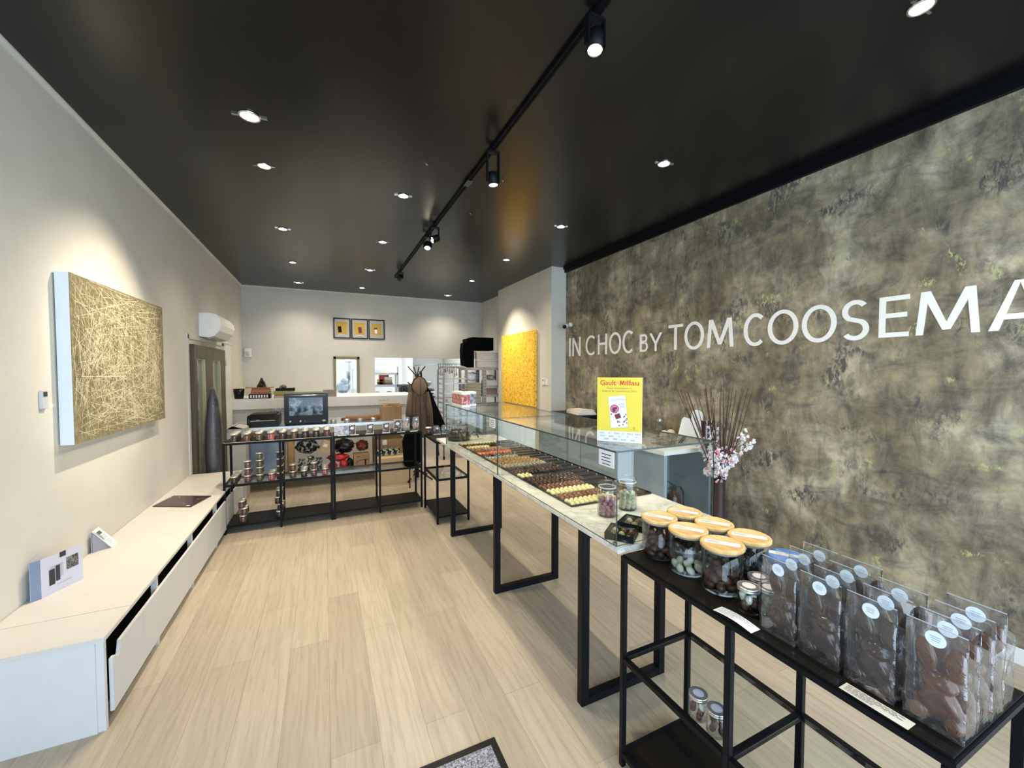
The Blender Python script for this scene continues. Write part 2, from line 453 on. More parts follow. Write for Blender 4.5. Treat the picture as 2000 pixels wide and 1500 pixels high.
class Stamp:
    """first call moves the original, later calls copy it"""
    def __init__(s, root): s.r = root; s.used = False
    def __call__(s, loc, rotz=0, label=None, group=None, scale=None):
        if not s.used:
            s.used = True; r = s.r; r.location = loc; r.rotation_euler = (0, 0, rotz)
            if scale is not None: r.scale = scale if isinstance(scale, tuple) else (scale,)*3
            if label: r['label'] = label
            if group: r['group'] = group
            return r
        c = dup(s.r, loc, rotz, label, group, scale)
        if scale is None: c.scale = (1, 1, 1)
        return c

def text_mesh(txt, bold=0.0, ext=0.0, res=3):
    cu = bpy.data.curves.new('t', 'FONT'); cu.body = txt; cu.size = 1.0; cu.resolution_u = res
    cu.offset = bold; cu.extrude = ext
    o = bpy.data.objects.new('t', cu); COL.objects.link(o)
    dg = bpy.context.evaluated_depsgraph_get(); dg.update()
    me = bpy.data.meshes.new_from_object(o.evaluated_get(dg))
    bpy.data.objects.remove(o, do_unlink=True); bpy.data.curves.remove(cu)
    return me
def text_into(mb, txt, o, ux, uy, w=None, h=None, mi=0, bold=0.0, lift=0.0006, align='l'):
    """puts text geometry into mb: o = lower-left point, ux/uy = unit vectors, fitted to width w / cap height h"""
    me = text_mesh(txt, bold)
    vs = [v.co for v in me.vertices]
    if not vs: return
    x0 = min(v.x for v in vs); x1 = max(v.x for v in vs); y0 = min(v.y for v in vs); y1 = max(v.y for v in vs)
    sy = h/(y1-y0) if h else None; sx = w/(x1-x0) if w else None
    sx = sx or sy; sy = sy or sx
    ux = Vector(ux); uy = Vector(uy); n = ux.cross(uy).normalized()
    O = Vector(o); sh = {'l': 0, 'c': -(x1-x0)*sx/2, 'r': -(x1-x0)*sx}[align]
    mb.add([O + ux*((v.x-x0)*sx+sh) + uy*((v.y-y0)*sy) + n*lift for v in vs], [tuple(p.vertices) for p in me.polygons], mi)
    bpy.data.meshes.remove(me)
def letter_strokes(mb, ch, w, h, t, fn, dep, mi=0):
    """sans-serif capital drawn with even strokes in a w x h box"""
    th = t*0.88
    base = mb.prism; cnt_ = [0]
    def stepped(poly, f, a, b, m):   # overlapping strokes must not share one plane
        cnt_[0] += 1; base(poly, f, a, b+(cnt_[0] % 7)*b*0.06, m)
    def bar(p, q, tk):
        p = Vector(p); q = Vector(q); d = (q-p).normalized(); n = Vector((-d.y, d.x))*tk/2
        stepped([tuple(p-n), tuple(q-n), tuple(q+n), tuple(p+n)], fn, 0, dep, mi)
    def poly(pts): stepped(pts, fn, 0, dep, mi)
    def arc(cx, cy, rx, ry, a0, a1, tk, n=40):
        for i in range(n):
            p = a0+(a1-a0)*i/n; q = a0+(a1-a0)*(i+1)/n
            f = lambda a, k: (cx+(rx-k*tk)*cos(a), cy+(ry-k*tk*0.9)*sin(a))
            mb.prism([f(p, 0), f(q, 0), f(q, 1), f(p, 1)], fn, 0, dep, mi)
    if ch == 'I': bar((w/2, 0), (w/2, h), t)
    elif ch == 'N': bar((t/2, 0), (t/2, h), t); bar((w-t/2, 0), (w-t/2, h), t); poly([(0, h), (t*1.15, h), (w, 0), (w-t*1.15, 0)])
    elif ch == 'H': bar((t/2, 0), (t/2, h), t); bar((w-t/2, 0), (w-t/2, h), t); bar((t, h*0.53), (w-t, h*0.53), th)
    elif ch == 'T': bar((w/2, 0), (w/2, h-th), t); bar((0, h-th/2), (w, h-th/2), th)
    elif ch == 'E':
        bar((t/2, 0), (t/2, h), t); bar((t, h-th/2), (w, h-th/2), th); bar((t, th/2), (w, th/2), th); bar((t, h*0.53), (w*0.93, h*0.53), th)
    elif ch == 'Y': bar((w/2, 0), (w/2, h*0.45), t); poly([(0, h), (t*1.2, h), (w/2+t*0.5, h*0.40), (w/2-t*0.5, h*0.40)]); poly([(w-t*1.2, h), (w, h), (w/2+t*0.5, h*0.40), (w/2-t*0.5, h*0.40)])
    elif ch == 'M':
        k = w*0.085; poly([(0, 0), (t, 0), (t+k, h), (k*0.9, h)]); poly([(w-t, 0), (w, 0), (w-k*0.9, h), (w-t-k, h)])
        poly([(k*0.9, h), (k*0.9+t*1.25, h), (w/2+t*0.5, h*0.10), (w/2-t*0.5, h*0.10)]); poly([(w-k*0.9-t*1.25, h), (w-k*0.9, h), (w/2+t*0.5, h*0.10), (w/2-t*0.5, h*0.10)])
    elif ch == 'A':
        poly([(0, 0), (t*1.12, 0), (w/2+t*0.1, h), (w/2-t*0.6, h)]); poly([(w-t*1.12, 0), (w, 0), (w/2+t*0.6, h), (w/2-t*0.1, h)]); bar((w*0.20, h*0.28), (w*0.80, h*0.28), th)
    elif ch == 'O': arc(w/2, h/2, w/2, h/2, 0, 2*pi, t, 56)
    elif ch == 'C': arc(w*0.55, h/2, w*0.55, h/2, radians(50), radians(310), t, 44)
    elif ch == 'S':
        r = w/2; q = (h+th)/4
        arc(r, h-q, r*0.97, q, radians(35), radians(235), t, 26); arc(r, q, r, q, radians(-145), radians(55), t, 26)
        ax = (r+(r*0.97-t)*cos(radians(235)), h-q+(q-t*0.9)*sin(radians(235))); ao = (r+r*0.97*cos(radians(235)), h-q+q*sin(radians(235)))
        bx = (r+(r-t)*cos(radians(55)), q+(q-t*0.9)*sin(radians(55))); bo = (r+r*cos(radians(55)), q+q*sin(radians(55)))
        poly([ao, bx, bo, ax])
    elif ch == 'B':
        bar((t/2, 0), (t/2, h), t); r1 = h*0.245; r2 = h*0.285
        for cy, r_, wd in ((h-r1, r1, w*0.92), (r2, r2, w)):
            bar((t, cy+r_-th/2), (wd-r_, cy+r_-th/2), th); bar((t, cy-r_+th/2), (wd-r_, cy-r_+th/2), th); arc(wd-r_, cy, r_, r_, -pi/2, pi/2, th, 20)
def quad(mb, o, ux, uy, a, b, c, d, mi=0, lift=0.0):
    """rectangle a..b along ux, c..d along uy, plus a small lift along the normal"""
    ux = Vector(ux); uy = Vector(uy); n = ux.cross(uy).normalized(); O = Vector(o)
    mb.add([O+ux*p+uy*q+n*lift for p, q in ((a, c), (b, c), (b, d), (a, d))], [(0, 1, 2, 3)], mi)
def disc(mb, c, ux, uy, r, mi=0, seg=20, ry=None):
    ux = Vector(ux); uy = Vector(uy); c = Vector(c)
    mb.add([c+ux*(r*cos(2*pi*i/seg))+uy*((ry or r)*sin(2*pi*i/seg)) for i in range(seg)], [tuple(range(seg))], mi)
ORD = ['first', 'second', 'third', 'fourth', 'fifth', 'sixth', 'seventh', 'eighth', 'ninth', 'tenth', 'eleventh', 'twelfth',
       'thirteenth', 'fourteenth', 'fifteenth', 'sixteenth', 'seventeenth', 'eighteenth', 'nineteenth', 'twentieth',
       'twenty-first', 'twenty-second', 'twenty-third', 'twenty-fourth', 'twenty-fifth', 'twenty-sixth', 'twenty-seventh', 'twenty-eighth']

# ------------------------------------------------------------------ room shell
struct(MB().box(XL-0.2, 3.6, YF-0.1, 12.2, -0.1, 0), 'floor', FLOOR)
struct(MB().box(XL-0.2, 3.6, YF-0.1, YB+0.12, ZC, ZC+0.1), 'ceiling', CEIL)
struct(MB().box(XL-0.2, XL, YF-0.1, YB+0.12, 0, ZC), 'wall_left', WALLW)
struct(MB().box(XR, XR+0.2, YF-0.1, 5.18, 0, ZC), 'wall_right', FEATURE)
struct(MB().box(3.06, XR+0.2, 5.18, 7.2, 0, ZC), 'wall_pillar', WALLW)
struct(MB().box(3.26, XR+0.2, 7.2, 12.2, 0, ZC), 'wall_right_rear', WALLB)
wb = MB()
wb.box(XL, 0.16, YB, YB+0.12, 0, ZC).box(0.16, 0.635, YB, YB+0.12, 1.825, ZC).box(0.16, 0.635, YB, YB+0.12, 0, 1.0)
wb.box(0.635, 0.93, YB, YB+0.12, 0, ZC).box(0.93, 3.26, YB, YB+0.12, 1.82, ZC)
struct(wb, 'wall_back', WALLB)
wf = MB()
wf.box(XL, XR, YF-0.1, YF, 0, 0.12).box(XL, XR, YF-0.1, YF, 2.85, ZC)
wf.box(XL, XL+0.10, YF-0.1, YF, 0.12, 2.85).box(XR-0.10, XR, YF-0.1, YF, 0.12, 2.85).box(0.9, 1.0, YF-0.1, YF, 0.12, 2.85)
struct(wf, 'wall_front', BLACK)
# trims
c = MB(); prof = [(0, 0), (0.018, 0), (0.018, -0.010), (0.008, -0.026), (0, -0.026)]
c.prism(prof, lambda u, v, w: (XL+u, w, ZC+v), YF, YB)
struct(c, 'trim_1', WALLW)
struct(MB().prism(prof, lambda u, v, w: (w, YB-u*0.6, ZC+v*0.7), XL, 3.26), 'trim_2', WALLW)
t = MB().box(XR-0.03, XR, YF, 5.18, ZC-0.075, ZC-0.012).box(XR-0.05, XR, YF, 5.18, ZC-0.03, ZC)
struct(t, 'trim_3', BLACK)
struct(MB().box(XR-0.015, XR, YF, 5.18, 0, 0.085), 'baseboard_right', SKIRT, 0.002)
struct(MB().box(XL, XL+0.035, 7.08, 7.46, 0, 1.94).box(XL, XL+0.045, 7.06, 7.48, 1.94, 1.975), 'trim_4', WHITE, 0.002)
struct(MB().box(XL, XL+0.012, 5.40, 7.08, 1.90, 1.945).box(XL, XL+0.012, 5.38, 5.44, 0, 1.945).box(XL, XL+0.012, 7.0, 7.08, 0, 1.945), 'trim_5', WALLW)
# kitchen behind the back wall
struct(MB().box(-1.2, 3.5, 12.0, 12.1, 0, 2.7), 'wall_kitchen_back', KWALL)
struct(MB().box(-1.3, -1.2, YB+0.12, 12.1, 0, 2.7), 'wall_kitchen_left', KWALL)
struct(MB().box(2.05, 2.2, 11.2, 12.0, 0, 2.7), 'wall_kitchen_pier', KWALL)
struct(MB().box(-1.3, 3.5, YB+0.12, 12.1, 2.7, 2.8), 'ceiling_kitchen', KWALL)
kl = thing('kitchen_ceiling_light', 'long lit white panel on the kitchen ceiling behind the opening', 'lamp', (1.0, 10.2, 2.7))
MB().box(0.2, 2.4, 10.05, 10.35, 2.66, 2.70).build('housing', WHITE, kl)
MB().box(0.24, 2.36, 10.08, 10.32, 2.645, 2.66).build('diffuser', TUBE, kl)
area('kitchen_light', (1.2, 10.2, 2.6), (0, 0, 0), 2.2, 0.3, 50, (0.94, 0.98, 1.0))

# inner framed window in the back wall
w = MB()
w.box(0.16, 0.205, YB-0.03, YB+0.13, 0.95, 1.825).box(0.59, 0.635, YB-0.03, YB+0.13, 0.95, 1.825).box(0.16, 0.635, YB-0.03, YB+0.13, 1.775, 1.825)
w.box(0.205, 0.59, YB-0.03, YB+0.13, 0.95, 1.0)
wn = struct(w, 'window_1', M('olive_window_paint', (0.20, 0.165, 0.075), 0.5, var=0.06), 0.003)
g = MB().box(0.205, 0.59, YB+0.03, YB+0.036, 1.0, 1.775).build('pane', GLASS, wn)

# ------------------------------------------------------------------ door on the left wall
dr = tag(bpy.data.objects.new('door_1', None), kind='structure'); COL.objects.link(dr); dr.location = (XL, 6.2, 0)
x0 = XL; d = MB()
d.box(x0, x0+0.05, 5.46, 5.56, 0, 1.84).box(x0, x0+0.05, 5.93, 6.26, 0, 1.84).box(x0, x0+0.05, 6.70, 6.96, 0, 1.84)
d.box(x0, x0+0.05, 5.56, 5.93, 1.69, 1.84).box(x0, x0+0.05, 6.26, 6.70, 1.69, 1.84).box(x0, x0+0.05, 5.56, 5.93, 0, 0.33).box(x0, x0+0.05, 6.26, 6.70, 0, 0.33)
d.build('frame', OLIVE, dr, bevel=0.003)
for a, b in ((5.56, 5.93), (6.26, 6.70)):
    gp_ = MB().box(x0+0.004, x0+0.012, a, b, 0.33, 1.69).build('glass_panel', GREYGL, dr)
    MB().box(x0+0.012, x0+0.045, b-0.022, b, 0.33, 1.69).box(x0+0.012, x0+0.03, a, a+0.012, 0.33, 1.69).box(x0+0.012, x0+0.03, a, b, 1.675, 1.69).build('beading', GOLDB, gp_)
h = MB().box(x0+0.05, x0+0.058, 6.13, 6.17, 0.92, 1.12).cyl((x0+0.055, 6.15, 1.05), (x0+0.10, 6.15, 1.05), 0.009).cyl((x0+0.10, 6.16, 1.05), (x0+0.10, 6.03, 1.05), 0.009)
h.build('door_handle', WHITE, dr)
for zz in (0.5, 1.62):
    MB().cyl((x0+0.055, 6.955, zz), (x0+0.055, 6.955, zz+0.09), 0.012).build('hinge', GOLDB, dr)

# ------------------------------------------------------------------ air conditioner
ac = thing('air_conditioner', 'white wall-mounted air conditioner above the olive glazed door', 'air conditioner', (XL, 6.25, 2.1))
pf = [(0, 1.955), (0.0, 2.235), (0.10, 2.24), (0.17, 2.225), (0.215, 2.17), (0.222, 2.10), (0.20, 2.03), (0.15, 1.965), (0.09, 1.945)]
MB().prism(pf, lambda u, v, w: (XL+u, w, v), 5.875, 6.66).build('casing', WHITE, ac, bevel=0.004)
MB().prism([(0.06, 1.943), (0.15, 1.960), (0.15, 1.954), (0.06, 1.935)], lambda u, v, w: (XL+u, w, v), 5.95, 6.60).build('air_flap', GREYB, ac)
# ------------------------------------------------------------------ left painting
pl = thing('abstract_painting', 'large gold canvas covered in fine criss-cross lines on left wall', 'painting', (XL, 3.76, 1.6))
CANV = M('gold_olive_canvas', (0.22, 0.19, 0.105), 0.75, var=0.35, vscale=30, bump=0.3, bscale=150)
MB().box(XL+0.008, XL+0.066, 3.06, 4.46, 1.135, 2.095).build('canvas_edge', M('white_canvas_side', (0.72, 0.78, 0.84), 0.7), pl)
MB().box(XL+0.066, XL+0.069, 3.06, 4.46, 1.135, 2.095).build('canvas_face', CANV, pl)
st = MB(); rr = random.Random(3)
for i in range(2600):
    cy = rr.uniform(3.06, 4.46); cz = rr.uniform(1.135, 2.095); a = rr.uniform(0, pi) if rr.random() < 0.7 else rr.choice((0.15, 1.5, 2.5))+rr.uniform(-.2, .2)
    l = rr.uniform(0.05, 0.32); wd = rr.uniform(0.0006, 0.0018)
    y0_, y1_ = cy-cos(a)*l, cy+cos(a)*l; z0_, z1_ = cz-sin(a)*l, cz+sin(a)*l
    if min(y0_, y1_) < 3.062 or max(y0_, y1_) > 4.458 or min(z0_, z1_) < 1.137 or max(z0_, z1_) > 2.093: continue
    ny, nz = -sin(a)*wd, cos(a)*wd; xx = XL+0.0694+i*2e-7
    st.add([(xx, y0_-ny, z0_-nz), (xx, y1_-ny, z1_-nz), (xx, y1_+ny, z1_+nz), (xx, y0_+ny, z0_+nz)], [(0, 1, 2, 3)], rr.choice((0, 0, 1, 1, 2)))
st.build('line_pattern', [M('cream_stroke', (0.74, 0.68, 0.48), 0.6), M('olive_stroke', (0.13, 0.115, 0.055), 0.7), M('gold_stroke', (0.46, 0.40, 0.22), 0.5)], pl)
# ------------------------------------------------------------------ yellow painting on the pillar
py = thing('abstract_painting', 'bright yellow and orange speckled canvas on the cream pillar', 'painting', (3.06, 6.25, 1.6))
MB().box(3.0, 3.052, 5.61, 6.885, 0.97, 2.19).build('canvas', YART, py, bevel=0.006)
# remote controls / switches
th = thing('remote_control', 'small white remote control in wall holder left of gold painting', 'remote control', (XL, 2.93, 1.4))
MB().box(XL, XL+0.014, 2.908, 2.957, 1.35, 1.447).build('holder', M('grey_white_plastic', (0.55, 0.56, 0.57), 0.4), th, bevel=0.003)
MB().box(XL+0.0142, XL+0.0165, 2.918, 2.947, 1.415, 1.440).build('display', PRINT, th)
lb = MB().box(XL, XL+0.002, 2.985, 3.045, 1.352, 1.372)
tag(lb.build('artwork_caption', M('caption_card', (0.74, 0.71, 0.64), 0.6), org=None), 'tiny cream caption card between remote control and gold painting', 'card')
sw = thing('wall_control', 'white wall control with dark window on the pillar right of the yellow painting', 'switch', (3.06, 5.37, 1.38))
MB().box(3.046, 3.06, 5.375, 5.44, 1.33, 1.43).build('plate', WHITE, sw, bevel=0.003)
MB().box(3.0445, 3.046, 5.395, 5.42, 1.39, 1.415).build('display', PRINT, sw)
sw2 = tag(MB().box(3.052, 3.06, 5.27, 5.35, 1.33, 1.42).build('blank_plate', WHITE), 'square white blank plate beside the dark wall control on pillar', 'switch')
sn = thing('motion_sensor', 'small white motion sensor in the rear left corner of the shop', 'sensor', (-1.25, YB-0.03, 1.88))
MB().box(-1.30, -1.20, YB-0.05, YB, 1.80, 1.95).build('body', WHITE, sn, bevel=0.01)
MB().ell((-1.25, YB-0.05, 1.86), (0.035, 0.02, 0.045)).build('lens', M('grey_white_plastic'), sn)
# camera on the feature wall
cm = thing('security_camera', 'small white security camera above the letter I by the pillar', 'camera', (3.31, 5.03, 2.19))
MB().cyl((3.31, 5.02, 2.225), (3.27, 5.02, 2.225), 0.03).cyl((3.28, 5.02, 2.225), (3.23, 5.0, 2.21), 0.012).build('bracket', WHITE, cm)
MB().cyl((3.25, 5.03, 2.215), (3.16, 4.97, 2.185), 0.028).build('body', WHITE, cm)
MB().cyl((3.16, 4.97, 2.185), (3.145, 4.96, 2.18), 0.0285).build('lens', BLKPL, cm)
# thin white stripe below camera? belongs to the lettering
# ------------------------------------------------------------------ wall lettering
let = thing('wall_lettering', 'large white wall lettering across the bronze plaster wall', 'sign', (XR, 3.0, 1.765))
LT = [('I', 5.083, 5.045, 1.762, 2.030), ('N', 4.995, 4.79, 1.762, 2.030), ('C', 4.665, 4.435, 1.757, 2.032), ('H', 4.39, 4.20, 1.762, 2.028), ('O', 4.155, 3.925, 1.757, 2.032),
      ('C', 3.900, 3.700, 1.757, 2.032), ('B', 3.60, 3.475, 1.765, 1.965), ('Y', 3.45, 3.262, 1.765, 1.965), ('T', 3.175, 2.985, 1.765, 2.027), ('O', 2.965, 2.735, 1.757, 2.034),
      ('M', 2.700, 2.425, 1.765, 2.027), ('C', 2.330, 2.142, 1.757, 2.034), ('O', 2.120, 1.885, 1.757, 2.034), ('O', 1.860, 1.630, 1.757, 2.034), ('S', 1.600, 1.440, 1.757, 2.034),
      ('E', 1.388, 1.237, 1.765, 2.027), ('M', 1.205, 0.935, 1.765, 2.027), ('A', 0.905, 0.690, 1.765, 2.027), ('N', 0.64, 0.45, 1.765, 2.027), ('S', 0.40, 0.26, 1.757, 2.034)]
for ch, ya, yb_, za, zb in LT:
    t = 0.034 if zb-za > 0.22 else 0.028
    mb = MB(); letter_strokes(mb, ch, ya-yb_, zb-za, t, lambda u, v, w: (XR-w, ya-u, za+v), 0.003)
    mb.build('letter', LETTER, let)

# ------------------------------------------------------------------ recessed downlights
dl = thing('downlight', 'x', 'lamp', (0, 0, ZC))
MB().lathe([(0.037, 0), (0.048, 0), (0.048, -0.006), (0.042, -0.010), (0.037, -0.006), (0.037, 0)], (0, 0, ZC), 24, caps=False).build('ring', CHROME, dl)
MB().lathe([(0.0, -0.001), (0.0365, -0.001), (0.0365, -0.005), (0.0, -0.012)], (0, 0, ZC), 20).build('bulb', LAMP, dl)
for q_ in (-0.061, 0.061): MB().box(q_-0.014, q_+0.014, -0.006, 0.006, ZC-0.006, ZC).build('spring_clip', CHROME, dl)
DLS = Stamp(dl)
cols = {'left': (-0.39, [(2.92, 'nearest'), (3.575, 'second'), (5.056, 'third'), (6.54, 'fourth'), (8.01, 'farthest')]),
        'middle': (0.65, [(3.66, 'nearest'), (5.06, 'second'), (6.54, 'third'), (8.0, 'farthest')]),
        'right': (2.31, [(0.857, 'nearest'), (2.28, 'second'), (3.72, 'third'), (5.142, 'fourth'), (6.582, 'fifth'), (8.07, 'farthest')])}
for nm, (x, L_) in cols.items():
    for y, od in L_:
        DLS((x, y, ZC), R.uniform(-0.3, 0.3), '%s recessed ceiling spotlight in the %s row' % (od, nm), 'recessed ceiling spotlights', 1.25 if y < 3.0 and x < 0 else 1.0)
        e, tx, ty, sz = 46, x, y, 128
        if nm == 'left' and y > 3.5 and y < 3.6: tx = x-0.42; e = 135; sz = 88
        if nm == 'left' and y < 3.0: e = 45
        if nm == 'right' and abs(y-6.582) < .01: tx = x+0.35; ty = y-0.2; e = 170; sz = 88
        spot('downlight_or_added_beam', (x, y, ZC-0.02), (tx, ty, 2.0), e, sz, 1.0)
for x, y in ((0.65, 2.2),):
    spot('downlight_or_added_beam', (x, y, ZC-0.02), (x, y, 1), 46, 128, 1.0)  # added beam, no downlight is fitted at this point
# ------------------------------------------------------------------ lighting track
tk = thing('lighting_track', 'long black lighting track on the ceiling above the glass counter', 'track', (1.075, 4.0, ZC))
MB().box(1.058, 1.092, 0.2, 6.84, ZC-0.022, ZC).build('rail', BLACK, tk, bevel=0.002)
MB().box(1.068, 1.082, 0.2, 6.83, ZC-0.0235, ZC-0.022).build('slot', BLKMAT, tk)
for yy in (3.15,):
    MB().box(1.052, 1.098, yy-0.05, yy+0.05, ZC-0.028, ZC-0.0236).build('connector', M('dark_grey_plastic', (0.06, 0.06, 0.06), 0.5), tk)
def track_lamp(y, aim, label, e, size, lit=True, drop=0.2):
    t = thing('track_spotlight', label, 'lamp', (1.075, y, ZC-0.024), 'track spotlights on the ceiling rail')
    zt = ZC-0.0245; z0 = zt-drop
    a = Vector(aim)
    MB().box(1.035, 1.115, y-0.02, y+0.02, zt-0.016, zt).box(1.028, 1.038, y-0.016, y+0.016, z0, zt).box(1.112, 1.122, y-0.016, y+0.016, z0, zt).build('bracket', BLACK, t, bevel=0.002)
    c = Vector((1.075, y, z0+0.015)); dd = (a-c).normalized()
    MB().cyl((1.033, y, z0+0.012), (1.117, y, z0+0.012), 0.007).build('pivot', BLACK, t)
    hd_ = MB().lathe([(0.0, -0.045), (0.034, -0.045), (0.036, -0.03), (0.036, 0.042), (0.031, 0.042), (0.031, 0.030)], c, 24, axis=dd, caps=False).build('head', BLACK, t)
    MB().lathe([(0.0, 0.028), (0.0305, 0.028), (0.0305, 0.031), (0.0, 0.036)], c, 20, axis=dd).build('bulb', LAMP if lit else BLKPL, hd_)
    if lit:
        p = c+dd*0.055
        spot('track_beam', p, a, e, size, 0.5)
track_lamp(1.46, (0.75, 1.10, 0.5), 'bright black track spotlight nearest the viewer', 45, 70, drop=0.12)
track_lamp(2.62, (1.15, 2.45, 0.9), 'black track spotlight hanging in tall bracket over the counter', 60, 60, drop=0.21)
track_lamp(4.24, (-1.3, 3.7, 1.7), 'third black track spotlight turned towards gold painting', 75, 34, drop=0.14)
track_lamp(4.57, (0.65, 3.3, 0.9), 'glaring track spotlight just beyond the third one on the rail', 50, 70, drop=0.12)
track_lamp(6.38, (0.6, 8.6, 1.6), 'unlit black track spotlight near far end of the rail', 40, 60, lit=False, drop=0.10)
# ceiling hooks
for i, (px, py_) in enumerate([(1.315, 3.0), (1.30, 3.75), (0.70, 3.0)]):
    hk = MB().tube([(px, py_, ZC), (px, py_, ZC-0.018), (px+0.008, py_, ZC-0.026), (px+0.014, py_, ZC-0.018), (px+0.01, py_, ZC-0.010)], 0.0022, 6)
    tag(hk.build('ceiling_hook', CHROME), 'tiny shiny ceiling hook %s' % ('right of the track beside the tall bracket spotlight', 'right of the track near its middle', 'left of the track beside tall bracket spotlight')[i], 'hook')

# ------------------------------------------------------------------ white bench along the left wall
bn = thing('radiator_bench', 'long low white bench box with slotted front along the left wall', 'bench', (-1.1, 3.8, 0))
MB().box(XL+0.002, -0.862, 2.24, 2.498, 0.400, 0.42).build('bench_top', BENCHM, bn, bevel=0.002)
MB().box(XL+0.002, -0.862, 2.500, 5.40, 0.400, 0.42).build('bench_top', BENCHM, bn, bevel=0.002)
MB().box(XL+0.002, -0.900, 2.255, 2.275, 0.0, 0.396).build('end_panel', BENCHW, bn)
MB().box(XL+0.002, -0.900, 5.37, 5.39, 0.0, 0.396).build('end_panel', BENCHW, bn)
for y in (2.262, 2.86, 3.52, 4.23, 4.93, 5.36):
    p = MB().box(-0.900, -0.8745, y, y+0.022, 0.0, 0.400)
    p.build('upright', BENCHW, bn)
fp = MB()
prof = [(2.30, 0.055), (2.30, 0.290), (2.325, 0.290), (2.335, 0.275), (2.35, 0.267), (2.365, 0.275), (2.375, 0.300), (2.38, 0.325), (2.62, 0.325), (2.62, 0.055)]
fp.prism(prof, lambda u, v, w: (w, u, v), -0.874, -0.860)
fp.build('front_panel', BENCHW, bn)
for a, b in ((2.622, 3.878), (3.88, 5.38)):
    MB().box(-0.874, -0.860, a, b, 0.055, 0.325).build('front_panel', BENCHW, bn, bevel=0.001)
MB().box(XL+0.01, -0.93, 2.30, 5.36, 0.02, 0.36).build('bench_shade_block', BLKMAT, bn)  # black block paints the unlit inside of the bench
# things on the bench
bk = thing('brochure', 'open lilac brochure standing on the near end of the bench', 'brochure', (-1.24, 2.83, 0.42))
LIL = M('lilac_paper', (0.56, 0.56, 0.66), 0.6); SLATE = M('slate_blue_paper', (0.20, 0.25, 0.36), 0.6)
p0 = Vector((-1.285, 2.752, 0.4205)); p1 = Vector((-1.205, 2.93, 0.4205)); ux = (p1-p0).normalized(); uz = Vector((0, 0, 1)); nx = ux.cross(uz)
Lw = (p1-p0).length
f = MB(); f.prism([(0, 0), (Lw, 0), (Lw, 0.195), (0, 0.195)], lambda u, v, w: tuple(p0+ux*u+uz*v+nx*w), -0.0012, 0)
fpg = f.build('front_page', LIL, bk)
f = MB()
quad(f, p0, ux, uz, 0.085, 0.115, 0.168, 0.195, 0, 0.0006)
quad(f, p0, ux, uz, 0.115, 0.175, 0.09, 0.155, 1, 0.0006)
quad(f, p0, ux, uz, 0.04, 0.10, 0.07, 0.14, 2, 0.0005)
quad(f, p0, ux, uz, 0.035, 0.062, 0.045, 0.125, 0, 0.0009)
quad(f, p0, ux, uz, 0.065, 0.085, 0.055, 0.135, 0, 0.0009)
quad(f, p0, ux, uz, 0.07, 0.14, 0.035, 0.040, 2, 0.0009)
f.build('front_pictures', [PRINT, mat_scene('dark_foliage_print', [(0.4, (0.03, 0.03, 0.03)), (0.6, (0.25, 0.25, 0.23))], 60), M('pale_lilac_print', (0.42, 0.42, 0.50), 0.6)], fpg)
p2 = p0+Vector((-0.028, -0.025, 0)); p3 = Vector((XL+0.006, 2.87, 0.4205))
for k, (q0, q1) in enumerate(((p0, p2), (p2, p3))):
    u2 = (q1-q0).normalized(); l2 = (q1-q0).length; n2 = u2.cross(uz)
    MB().prism([(0, 0), (l2, 0), (l2, 0.195), (0, 0.195)], lambda u, v, w: tuple(q0+u2*u+uz*v+n2*w), 0, 0.001).build('rear_page', SLATE if k == 0 else LIL, bk)
cd = thing('tent_card', 'small white folded price card leaning by wall on the bench', 'card', (-1.30, 3.4, 0.42))
a0 = Vector((-1.318, 3.318, 0.555)); u = Vector((0.0, 1, 0)); dn = Vector((0.070, 0.055, -0.134)); dn2 = dn.normalized(); n = u.cross(dn2).normalized()
f = MB(); f.prism([(0, 0), (0.085, 0), (0.085, dn.length), (0, dn.length)], lambda p, q, w: tuple(a0+u*p+dn2*q+n*w), 0, 0.0012); ffl = f.build('front_flap', PAPER, cd)
u3 = Vector((0, 0, -1)); f = MB()
f.prism([(0, 0), (0.085, 0), (0.085, 0.134), (0, 0.134)], lambda p, q, w: (XL+0.016+w, 3.318+p, 0.5545-q), 0, 0.0012).prism([(0, 0), (0.105, 0.0), (0.06, 0.09), (0, 0.134)], lambda p, q, w: (-1.318+p*0.55, 3.322+p*0.5, 0.421+q+w), -0.0004, 0.0004)
f.build('rear_flap', LIL, cd)
f = MB()
for q0_, q1_, a_, b_, mi in ((0.02, 0.045, 0.02, 0.06, 0), (0.06, 0.063, 0.02, 0.07, 1), (0.07, 0.073, 0.02, 0.07, 1), (0.08, 0.083, 0.02, 0.07, 1), (0.10, 0.103, 0.02, 0.06, 1), (0.115, 0.118, 0.02, 0.07, 1), (0.13, 0.133, 0.02, 0.05, 1)):
    quad(f, a0-n*0.0004, u, dn2, a_, b_, q0_, q1_, mi, -0.0004)
f.build('print', [M('brown_print', (0.12, 0.10, 0.06), 0.6), GREYPR], ffl)
mg = thing('magazine', 'dark glossy chocolate magazine lying flat on the bench', 'magazine', (-1.13, 4.33, 0.42))
MAGM = mat_scene('chocolate_magazine_cover', [(0.3, (0.010, 0.006, 0.010)), (0.5, (0.045, 0.018, 0.022)), (0.60, (0.10, 0.04, 0.05)), (0.74, (0.36, 0.20, 0.13))], 14, (1, 2, 1), 0.2)
qs = [(-1.31, 4.25), (-1.02, 4.10), (-0.94, 4.385), (-1.245, 4.53)]
MB().prism(qs, lambda u, v, w: (u, v, w), 0.4203, 0.4275).build('cover', MAGM, mg)
MB().prism([(-1.06, 4.135), (-1.035, 4.122), (-1.03, 4.14), (-1.055, 4.152)], lambda u, v, w: (u, v, w), 0.4275, 0.428).build('logo_patch', PAPER, mg)
